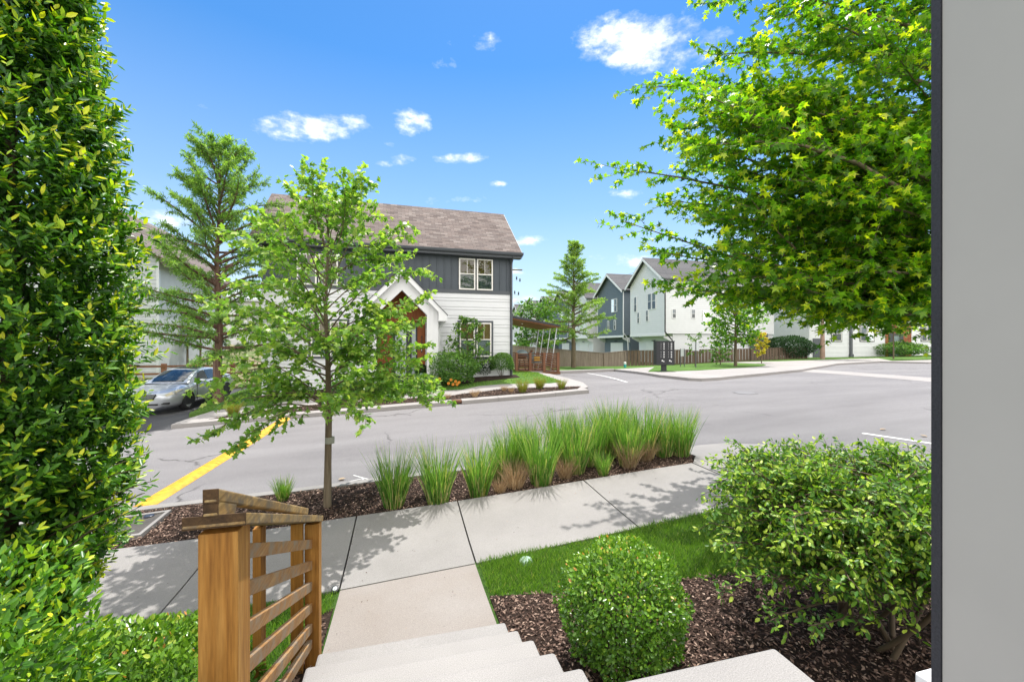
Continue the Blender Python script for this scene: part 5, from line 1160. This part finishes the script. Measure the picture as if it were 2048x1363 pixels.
# ------------------------------------------------------------------ feathery cypresses
def cypress(name, label, base, H, Rf, seed, mat, size, nlimb, first, bark, trunk_r, spr=9, gaps=0.0, group=None):
    T = Tree(seed); b = np.array(base); r_ = T.r; tp = np.array([b+np.array([r_.normal()*.03*(k > 0), 0, H*k/7-.1*(k == 0)]) for k in range(8)]); T.lines.append((tp, list(trunk_r*np.array([1.25,.95,.8,.65,.5,.34,.18,.04])))); az = 0
    for i in range(nlimb):
        s = first+(1-first)*.97*(i/nlimb)**.95; az += 2.4+r_.normal()*.3; p, _ = along(tp, s); ln = Rf(s)*r_.uniform(.65,1.12); el = np.interp(s, [first,.5,1], [.05,.45,1.0])+r_.normal()*.12
        q = p+ln*np.array([math.cos(az)*math.cos(el), math.sin(az)*math.cos(el), math.sin(el)]); T.limb(p, q, max(.012,.05*ln/2.2), .004, int(7+ln*7), .55*min(1,.5+ln/2.5), .15, -.12 if s < .4 else .15, .06, leaves=spr, rad2=.005, spread=.75, flat=.3, tipyoung=.5)
    o = empty(name, base, 0, label, 'tree', group); T.build(o, b, bark, mat, size, .5, 'frond'); return o
p = G(437, 806, .12)
cypress('cypress_tree', 'tall feathery cypress with reddish trunk beside the silver car', p, 9.7, lambda s: np.interp(s, [.16,.3,.5,.7,.85,.95,1], [3.0,2.9,2.7,2.4,1.7,.9,.3]), 61, M['leaf_cyp'], .15, 88, .17, M['bark_red'], .15, 22)
p = atT(1147, 737, 30); p.z = tz(p.x, p.y)+.1
cypress('cypress_tree', 'light green conical cypress on the lawn in front of the pale fence', p, 9.0, lambda s: np.interp(s, [.2,.35,.5,.75,.92,1], [3.2,2.9,2.3,1.4,.7,.2]), 67, M['leaf_cyp_far'], .15, 80, .25, M['bark'], .16, 22)

# ------------------------------------------------------------------ ornamental grass clumps
def clump_mesh(seed, n, h, base_r, spread, wdt, droop):
    r = np.random.default_rng(seed); K = 5; V = []; Fs = []; tint = []
    for i in range(n):
        a = r.uniform(0, 6.28); rb = base_r*math.sqrt(r.random()); dead = r.random() < .06; p = np.array([math.cos(a)*rb, math.sin(a)*rb, -.02]); a2 = a+r.normal()*.7; lean = spread*(.25+.9*rb/base_r)*r.uniform(.4,1.3); L = h*r.uniform(.55,1.05)
        d = np.array([math.cos(a2)*lean, math.sin(a2)*lean, 1.0]); d /= np.linalg.norm(d); sd = unit(np.cross(d, [math.cos(a2+r.normal()), math.sin(a2+r.normal()), .2])); b0_ = len(V); dr = droop*r.uniform(.2,1.6); outv = np.array([math.cos(a2), math.sin(a2), 0])
        for k in range(K+1):
            s = k/K; c = p+d*L*s+outv*dr*L*s*s*.6-np.array([0,0,1])*dr*L*s**3*.35; w_ = wdt*(1-s**1.6)*.5+.0004; V += [c-sd*w_, c+sd*w_]
        for k in range(K): Fs.append((b0_+2*k, b0_+2*k+1, b0_+2*k+3, b0_+2*k+2)); tint.append(1.0 if (dead or (k < 2 and r.random() < .28/(k+1))) else np.clip(r.normal(.45,.2)+.12*k/K, 0, .9))
    return V, Fs, tint
def clump_obj(name, seed, n, h, base_r, spread, wdt, droop, mat):
    V, Fs, tint = clump_mesh(seed, n, h, base_r, spread, wdt, droop); me = bpy.data.meshes.new(name); me.from_pydata([tuple(v) for v in V], [], Fs); at = me.attributes.new('tint', 'FLOAT', 'FACE'); at.data.foreach_set('value', np.array(tint, np.float32)); me.materials.append(mat); return me
GM = [clump_obj('ornamental_grass', 100+i, 330, 1.0, .13, .22, .0115, .2, M['blade_reed']) for i in range(4)]
DM = [clump_obj('dry_grass', 120+i, 260, 1.0, .20, .42, .010, .45, M['blade_dry']) for i in range(2)]
MM = [clump_obj('mixed_grass', 130+i, 420, 1.0, .22, .38, .012, .3, M['blade_mix']) for i in range(3)]
def place(me, name, loc, h, rz, label, cat, group, sxy=None):
    o = bpy.data.objects.new(name, me); COL.objects.link(o); o.location = loc; o.rotation_euler = (0,0,rz); s = sxy or h; o.scale = (s, s, h); return tag(o, label, cat, group)
gr = 'green ornamental grasses along the roadside bed'
reeds = [(788,1012,.98,'spreading green grass clump with wide arching blades, nearest to the slim maple'),(876,1006,1.02,'tight upright green grass clump, second from the slim maple'),(957,990,.95,'green grass clump with straw at its foot, third from the slim maple'),(1000,960,.80,'small green grass clump behind the third clump, at the kerb side'),
         (1082,967,1.12,'tall green grass clump standing forward at the middle of the row'),(1050,938,1.05,'green grass clump behind the tall middle clump'),(1150,945,1.10,'green grass clump right of the tall middle clump'),(1120,920,1.10,'green grass clump on the kerb side behind the middle of the row'),(1180,930,1.12,'tall bright clump in the crowded right half of the row'),
         (1215,914,1.12,'tall grass clump at the crowded right half, kerb side'),(1255,930,1.05,'grass clump behind the brown tuft in the right half of the row'),(1290,915,1.12,'tall grass clump next to last at the right end of the row'),(1328,912,.98,'grass clump with brown base, left half of the end pair'),(1362,912,1.0,'last grass clump at the right end of the row, by the kerb ramp'),(1230,905,1.15,'tall grass clump at the kerb, behind the crowded right half'),(1020,952,.95,'grass clump half hidden between the third clump and the middle')]
for i, (px, py, h, lab) in enumerate(reeds):
    p = G(px, py, .1); place(GM[i % 4], 'ornamental_grass', p, h, i*1.9, lab, 'ornamental grass', gr, h*1.02)
dry = [(1030,975,.64,'straw brown dry grass tuft in front of the green row, left of its middle'),(1258,934,.62,'reddish dry grass tuft in front of the right half of the green row'),(1130,955,.52,'dry grass tuft low between two tall green clumps'),(1345,905,.5,'brown dry grass tuft between the last two green clumps'),(1000,985,.36,'short dry grass tuft beside the third green clump'),(1290,920,.56,'dry grass tuft under the tall clump near the right end')]
for i, (px, py, h, lab) in enumerate(dry):
    p = G(px, py, .1); place(DM[i % 2], 'dry_grass', p, h, i*1.3, lab, 'dry grass', 'dry tufts among the roadside grasses', h*.9)
p = G(1206, 950, .1); place(GM[1], 'ornamental_grass', p, .45, 2.2, 'short yellow green grass tuft at the sidewalk edge before the row', 'ornamental grass', gr, .55)
p = G(566, 1000, .1); place(GM[2], 'ornamental_grass', p, .42, 1.2, 'thin small grass tuft by the kerb behind the railing', 'ornamental grass', gr, .5)
far_t = [(1123,777,24,'mixed green and brown grass tuft at the tip of the island','m'),(1079,776,28,'round bristly grass tuft, second from the tip of the island','m'),(1045,783,30,'yellow green upright grass tuft, third from the tip of the island','m'),(1022,784,14,'tiny brown grass tuft beside the yellow green one','d'),(1008,781,15,'small dry brown grass tuft on the far island mulch','d'),(950,793,20,'wide dry grass tuft near the kerb drain','d'),(688,810,24,'dry brown grass tuft behind the slim maple trunk','d'),(729,800,20,'dry reddish grass tuft by the orange flower','d'),(797,799,16,'pale dry grass tuft low under the maple foliage','d'),(467,829,36,'green and straw grass clump at the left end of the far strip','m'),(895,796,14,'thin dry grass tuft just left of the kerb drain','d')]
for i, (px, py, hp, lab, kd) in enumerate(far_t):
    p = G(px, py, .125); s = (p.x*sY+p.y*cY)/840*hp; place((MM if kd == 'm' else DM)[i % 2], 'grass_tuft', p, s*1.05, i*2.1, lab, 'grass tuft', 'small grass tufts along the far kerb', s*(1.0 if kd == 'm' else 1.15))

# ------------------------------------------------------------------ lawn blades and mulch chips
def inside(poly, x, y):
    c = np.zeros(len(x), bool); n = len(poly); j = n-1
    for i in range(n):
        xi, yi = poly[i][:2]; xj, yj = poly[j][:2]; c ^= ((yi > y) != (yj > y)) & (x < (xj-xi)*(y-yi)/(yj-yi+1e-12)+xi); j = i
    return c
def blades(name, poly, n, h, wdt, seed, off, mat, holes=(), label=None):
    r = np.random.default_rng(seed); xs = [p[0] for p in poly]; ys = [p[1] for p in poly]; X = r.uniform(min(xs), max(xs), n); Y = r.uniform(min(ys), max(ys), n); k = inside(poly, X, Y)
    for hh in holes: k &= ~inside(hh, X, Y)
    X, Y = X[k], Y[k]; n = len(X); P = np.stack([X, Y, TZ(X, Y)+off-.005], 1); a = r.uniform(0, 6.28, n); ln = h*r.uniform(.5,1.25,n)*(1+.35*np.sin(X*3.1+Y*1.7)*np.sin(Y*4.3-X)); D = unit(np.stack([np.cos(a)*.55, np.sin(a)*.55, np.ones(n)], 1)+r.normal(size=(n,3))*.15)
    o = leaf_mesh(name, P, D, rdir(n, r), ln, wdt, np.clip(r.normal(.42,.2,n)+(r.random(n) < .04)*.5, 0, 1), 'quad', mat); o['kind'] = 'stuff'; tag(o, label, 'grass'); return o
lawn_r = [(.79,4.49),(.79,3.86),(1.2,3.72),(1.75,3.55),(2.4,3.45),(3.2,3.3),(4.5,3.0),(6,2.6),(7.0,2.6),(7.0,4.51),(.79,4.51)]
blades('lawn_grass', lawn_r, 95000, .075, .0055, 71, .12, M['blade'], label='short green lawn grass beside the front walk and under the shrubs')
lawn_l = [(-.64,4.49),(-.64,4.15),(-.80,4.05),(-.88,3.2),(-1.0,3.0),(-3.2,2.95),(-5.2,4.3),(-5.2,4.5)]
blades('lawn_grass', lawn_l, 45000, .08, .0055, 73, .12, M['blade'], label='patch of lawn grass behind the timber railing')
blades('lawn_grass', [(p[0], p[1]) for p in lot], 60000, .07, .018, 75, .125, M['blade'], holes=[[(-5.6,17.0),(5,17.0),(5,24.5),(-5.6,24.5)]], label='mown grass in front of the dark topped house')
def chips(name, poly, n, seed, off, holes=(), label=None, size=1.0):
    r = np.random.default_rng(seed); xs = [p[0] for p in poly]; ys = [p[1] for p in poly]; X = r.uniform(min(xs), max(xs), n); Y = r.uniform(min(ys), max(ys), n); k = inside(poly, X, Y)
    for hh in holes: k &= ~inside(hh, X, Y)
    X, Y = X[k], Y[k]; n = len(X); P = np.stack([X, Y, TZ(X, Y)+off+r.uniform(.0,.022,n)], 1); a = r.uniform(0, 6.28, n); D = unit(np.stack([np.cos(a), np.sin(a), r.normal(size=n)*.25], 1)); L = r.uniform(.015,.065,n)*size
    o = leaf_mesh(name, P, D, unit(np.array([0,0,1.0])+r.normal(size=(n,3))*.4), L, L*r.uniform(.22,.5,n), r.random(n), 'quad', M['chip']); o['kind'] = 'stuff'; tag(o, label, 'mulch'); return o
M['chip'] = m_leaf('bark_chip', [(0,(.035,.022,.016)),(.45,(.10,.06,.045)),(.75,(.20,.13,.10)),(1,(.42,.30,.23))], .0, .85, .15, (1,1,1))
chips('mulch_chips', [(.79,3.8),(1.2,3.72),(1.75,3.55),(2.4,3.45),(3.2,3.3),(4.5,3.0),(5,.8),(1.5,.8),(.79,1.2)], 38000, 81, .14, size=.75, label='brown bark chips on the bed around the boxwood ball')
chips('mulch_chips', [(-8,6.12),(4.8,6.12),(5.1,6.6),(5.2,7.05),(4.9,7.33),(-8,7.33)], 46000, 83, .105, size=.75, holes=[[tuple(v)[:2] for v in vc]], label='brown bark chips along the roadside bed')
chips('mulch_chips', [(-.64,.8),(-.64,4.1),(-.86,3.2),(-1.0,3.0),(-3.2,2.95),(-3.2,.8)], 9000, 85, .14, label='bark chips under the hedge left of the steps')
chips('bark_crumbs', [(-4,4.55),(4.7,4.55),(4.7,6.05),(-4,6.05)], 420, 91, .130, size=.38, label='dark crumbs of bark strewn over the sidewalk')
chips('bark_crumbs', [(-.58,3.25),(.74,3.25),(.74,4.45),(-.58,4.45)], 70, 93, .130, size=.35, label='few dark crumbs on the front walk')
chips('mulch_chips', mul, 9000, 87, .13, label='bark chips along the far kerb strip')

# ------------------------------------------------------------------ planting round the house
def sp_(px, py, off=.14): return G(px, py, off)
def fshrub(name, label, cat, px, py, wpx, hpx, n, size, mat, seed, shape='ovate', ratio=.5, rough=.1, lo=-.8, group=None, Y=None, stems=5, inner=.4):
    p = sp_(px, py) if Y is None else atY(px, py, Y); 
    if Y is not None: p.z = min(p.z, tz(p.x, p.y)+.12)
    s = (p.x*sY+p.y*cY)/840; w_, h_ = wpx*s/2, hpx*s/2
    return shrub(name, label, cat, p, w_, w_*.85, h_, h_*1.02, n, size, ratio, mat, seed, shape, rough, inner, lo, group, stems)
fshrub('boxwood_shrub', 'small neat round boxwood ball by the entry step of the house', 'shrub', 861, 763, 42, 27, 4200, .05, M['leaf_box'], 201, ratio=.6, rough=.02)
fshrub('round_shrub', 'round clipped shrub with bare legs at the house corner', 'shrub', 1004, 752, 46, 46, 3800, .06, M['leaf_shrub'], 203, rough=.04, lo=-.45)
fshrub('flowering_shrub', 'wide bushy green shrub left of the window beside the entry', 'shrub', 912, 768, 92, 66, 5200, .08, M['leaf_shrub'], 205, rough=.14)
fshrub('flowering_shrub', 'dark grey green shrub under the lower window of the house', 'shrub', 965, 752, 50, 42, 2600, .07, M['leaf_dark'], 207, rough=.15)
# upright small magnolia against the window
p = sp_(935, 764); s_m = (p.x*sY+p.y*cY)/840; T = Tree(211); r_ = T.r; b = np.array(p); tp = np.array([b+np.array([0,0,v]) for v in (-.1,.5,1.2,2.0,130*s_m)]); T.lines.append((tp, [.04,.035,.025,.018,.006])); az = 0
for i in range(30):
    sv = .12+.85*i/30; az += 2.4; pp, _ = along(tp, sv); ln = np.interp(sv, [0,.35,.7,1], [.95,1.0,.6,.12]); q = pp+ln*np.array([math.cos(az), math.sin(az)*.8, .55]); T.limb(pp, q, .012, .004, 6, .35, .2, .1, .06, leaves=10, rad2=.004, tipyoung=.62)
root = empty('magnolia_shrub', p, 0, 'upright leafy small tree growing in front of the lower window', 'shrub'); T.build(root, b, M['twig'], M['leaf_shrub'], .12, .5, 'ovate')
for i, (px, py, w_, h_, lab) in enumerate([(770,800,60,40,'leafy green perennial patch under the maple foliage'),(845,785,60,34,'pale green perennial clump in front of the entry step'),(905,775,40,26,'low flowering perennial clump below the bushy shrub'),(700,792,55,28,'low green perennial patch behind the slim maple trunk'),(560,770,90,45,'dark low hedge at the foot of the white siding, left of the entry')]):
    fshrub('perennial', lab, 'perennial', px, py-4, w_, h_, 1800, .07, M['leaf_shrub'] if i != 4 else M['leaf_dark'], 220+i, rough=.2)
M['petal'] = m_plain('orange_petal', (.75,.27,.015), .7)
for px, py in ((879,757),(911,762),(906,768),(918,764),(902,759),(744,786),(897,766),(914,768)):
    p = atT(px, py, G(px, 776, .14).y*cY + G(px, 776, .14).x*sY - .3); o = empty('flower', (p.x, p.y, p.z), 0, 'small orange daisy flower among the perennials by the entry', 'flower', 'orange flowers by the entry')
    mb = MB(); 
    for k in range(8): a = k*math.pi/4; mb.add([(0,-.01,0),(.045*math.cos(a-.3),-.02,.045*math.sin(a-.3)),(.06*math.cos(a),-.015,.06*math.sin(a)),(.045*math.cos(a+.3),-.02,.045*math.sin(a+.3))], [(0,1,2,3)])
    mb.build('petals', M['petal'], o); mb = MB(); mb.lathe((0,-.03,0), [(.018,0),(.0001,-.01)], 8, 'Y'); mb.build('centre', M['rust'], o); mb = MB(); mb.tube([(0,0,0),(0,.02,-.45)], .006, 5); mb.build('stem', M['leaf_shrub'], o)
# potted plant by the door
p = atY(844, 752, 17.75); o = empty('potted_plant', (p.x, p.y, hc.z-.42), 0, 'dark potted evergreen ball beside the front door', 'potted plant')
mb = MB(); mb.lathe((0,0,0), [(.16,0),(.2,.4),(.22,.42),(.19,.44),(.17,.4)], 18); mb.build('pot', M['darkgrey'], o); shell_cloud(241, 1400, ellipsoid(.27,.27,.25,.66,.05,.4,-.9,5,1), .06, .55, 'ovate', M['leaf_dark'], o, 'foliage')
p = atY(843, 758, 17.3); o = empty('garden_statue', (p.x, p.y, hc.z-.42), 0, 'small pale blue garden figure standing by the entry pot', 'statue')
mb = MB(); mb.lathe((0,0,0), [(.10,0),(.11,.05),(.07,.1),(.10,.3),(.08,.42),(.035,.46),(.06,.5),(.065,.55),(.04,.6),(.0001,.61)], 14); mb.build('body', m_plain('pale_blue_glaze', (.35,.45,.5), .4), o, smooth=True)

# ------------------------------------------------------------------ background trees
def leafy(name, label, px, pyb, pyt, wpx, t, seed, mat, size, nl=26, tw=8, lv=9, ratio=.7, first=.3, trunk=.10, bark=None, group=None, cat='tree', shape='ovate'):
    p = atT(px, pyb, t); p.z = tz(p.x, p.y)+.1; s = t/840; H = (pyb-pyt)*s; Rr = wpx*s/2; T = Tree(seed); b = np.array(p); r_ = T.r; tp = np.array([b+np.array([0,0,H*k/5-.2*(k == 0)]) for k in range(6)]); T.lines.append((tp, list(trunk*np.array([1,.85,.7,.5,.3,.1])))); az = 0
    for i in range(nl):
        sv = first+(.96-first)*i/nl; az += 2.4+r_.normal()*.2; pp, _ = along(tp, sv); u_ = (sv-first)/(1-first); ln = Rr*math.sqrt(max(.06, 1-(1.7*u_-.75)**2))*r_.uniform(.8,1.1); el = .15+.9*u_; q = pp+ln*np.array([math.cos(az)*math.cos(el*.8), math.sin(az)*math.cos(el*.8), math.sin(el)*.8])
        T.limb(pp, q, trunk*.3, .006, tw, Rr*.5, .15, .15, .06, leaves=lv, rad2=.006, tipyoung=.4)
    o = empty(name, p, 0, label, cat, group); T.build(o, b, bark or M['bark'], mat, size, ratio, shape); return o
leafy('maple_tree', 'rounded bright green tree behind the canopy, against the far townhouses', 1076, 735, 622, 110, 34, 301, M['leaf_shrub'], .22, 34, 9, 10, trunk=.1)
leafy('maple_tree', 'layered maple growing before the fence, under the big leaf crown', 1471, 722, 590, 116, 29, 303, M['leaf_big'], .2, 34, 10, 10, first=.32, trunk=.12)
leafy('sapling', 'thin sparse sapling with grey leaves behind the wide sign', 1390, 722, 660, 40, 30.5, 305, M['leaf_shrub'], .12, 12, 5, 6, first=.4, trunk=.03)
leafy('sapling', 'light green bushy sapling behind the fence, left of the layered maple', 1441, 710, 668, 44, 32, 307, M['leaf_shrub'], .15, 14, 6, 8, first=.2, trunk=.04)
leafy('sapling', 'yellow and orange young tree rising behind the dark fence', 1523, 712, 650, 26, 33, 309, M['leaf_yellow'], .16, 14, 5, 8, first=.3, trunk=.04)
p = atT(1645, 713, 39.5); leafy('bare_tree', 'pale straight trunk standing before the white wall, crown lost in the big leaves', 1645, 714, 560, 120, 38, 311, M['leaf_maple'], .24, 22, 8, 8, first=.55, trunk=.22, bark=m_plain('pinkish_bark', (.30,.20,.15), .85, var=.15))
leafy('young_tree', 'staked young tree with narrow crown before the long white house', 1787, 710, 610, 60, 38, 313, M['leaf_shrub'], .18, 18, 6, 8, first=.45, trunk=.07)
for i, x_ in enumerate((1812, 1822)): pass
o = fshrub('round_shrub', 'wide bright green shrub bed before the timber entry on the right', 'shrub', 1797, 711, 88, 26, 4200, .18, M['leaf_shrub'], 315, rough=.14, Y=33.2)
o = fshrub('clipped_hedge', 'dark clipped evergreen hedge standing behind the dark fence', 'hedge', 1577, 713, 96, 44, 6500, .16, M['leaf_dark'], 317, rough=.05, Y=31.9)
o = fshrub('clipped_hedge', 'small light green hedge bush beyond the pale fence by the house corner', 'hedge', 1046, 712, 26, 42, 1500, .2, M['leaf_shrub'], 319, rough=.1, Y=36)
for i, (px, pt) in enumerate(((318,640),(347,620),(375,640),(401,650))):
    leafy('sapling', ('first','second','third','last')[i] + ' of four slim saplings behind the rail fence, counted from the hedge', px, 742, pt, 60, 25.5, 330+i, M['leaf_shrub'], .14, 14, 5, 7, first=.45, trunk=.07, bark=M['bark'], group='slim saplings behind the rail fence')
# broad trees that close the horizon
hz = [(-70,120,7),(-45,110,8),(-20,125,7),(2,128,8),(60,120,9),(85,95,9),(100,60,9),(110,25,8),(-60,60,7),(-70,25,7),(40,115,8),(75,70,9)]
for i, (x, y, h) in enumerate(hz):
    shrub('distant_tree', 'distant rounded tree on the horizon beyond the houses', 'tree', (x, y, tz(x, y)-.3), h*.75, h*.75, h*.55, h*.5, 1500, .8, .7, M['leaf_dark'], 400+i, rough=.15, group='distant trees on the horizon', stems=3, lo=-.9)
# fallen leaves
for i, (px, py, c) in enumerate(((676,958,0),(258,1012,1),(712,823,0),(1760,858,1),(1855,872,0),(1215,980,0))):
    p = G(px, py, .02 if py < 1000 or py == 1012 else .15); r = np.random.default_rng(500+i); o = leaf_mesh('fallen_leaf', [(0,0,.0)], [(math.cos(i*2.), math.sin(i*2.), .1)], [(.1,0,1)], .13, .10, [.9 if c == 0 else .75], 'ovate', M['blade_dry']); o.location = p; tag(o, 'dry curled brown leaf lying on the pavement', 'leaf', 'fallen dry leaves')
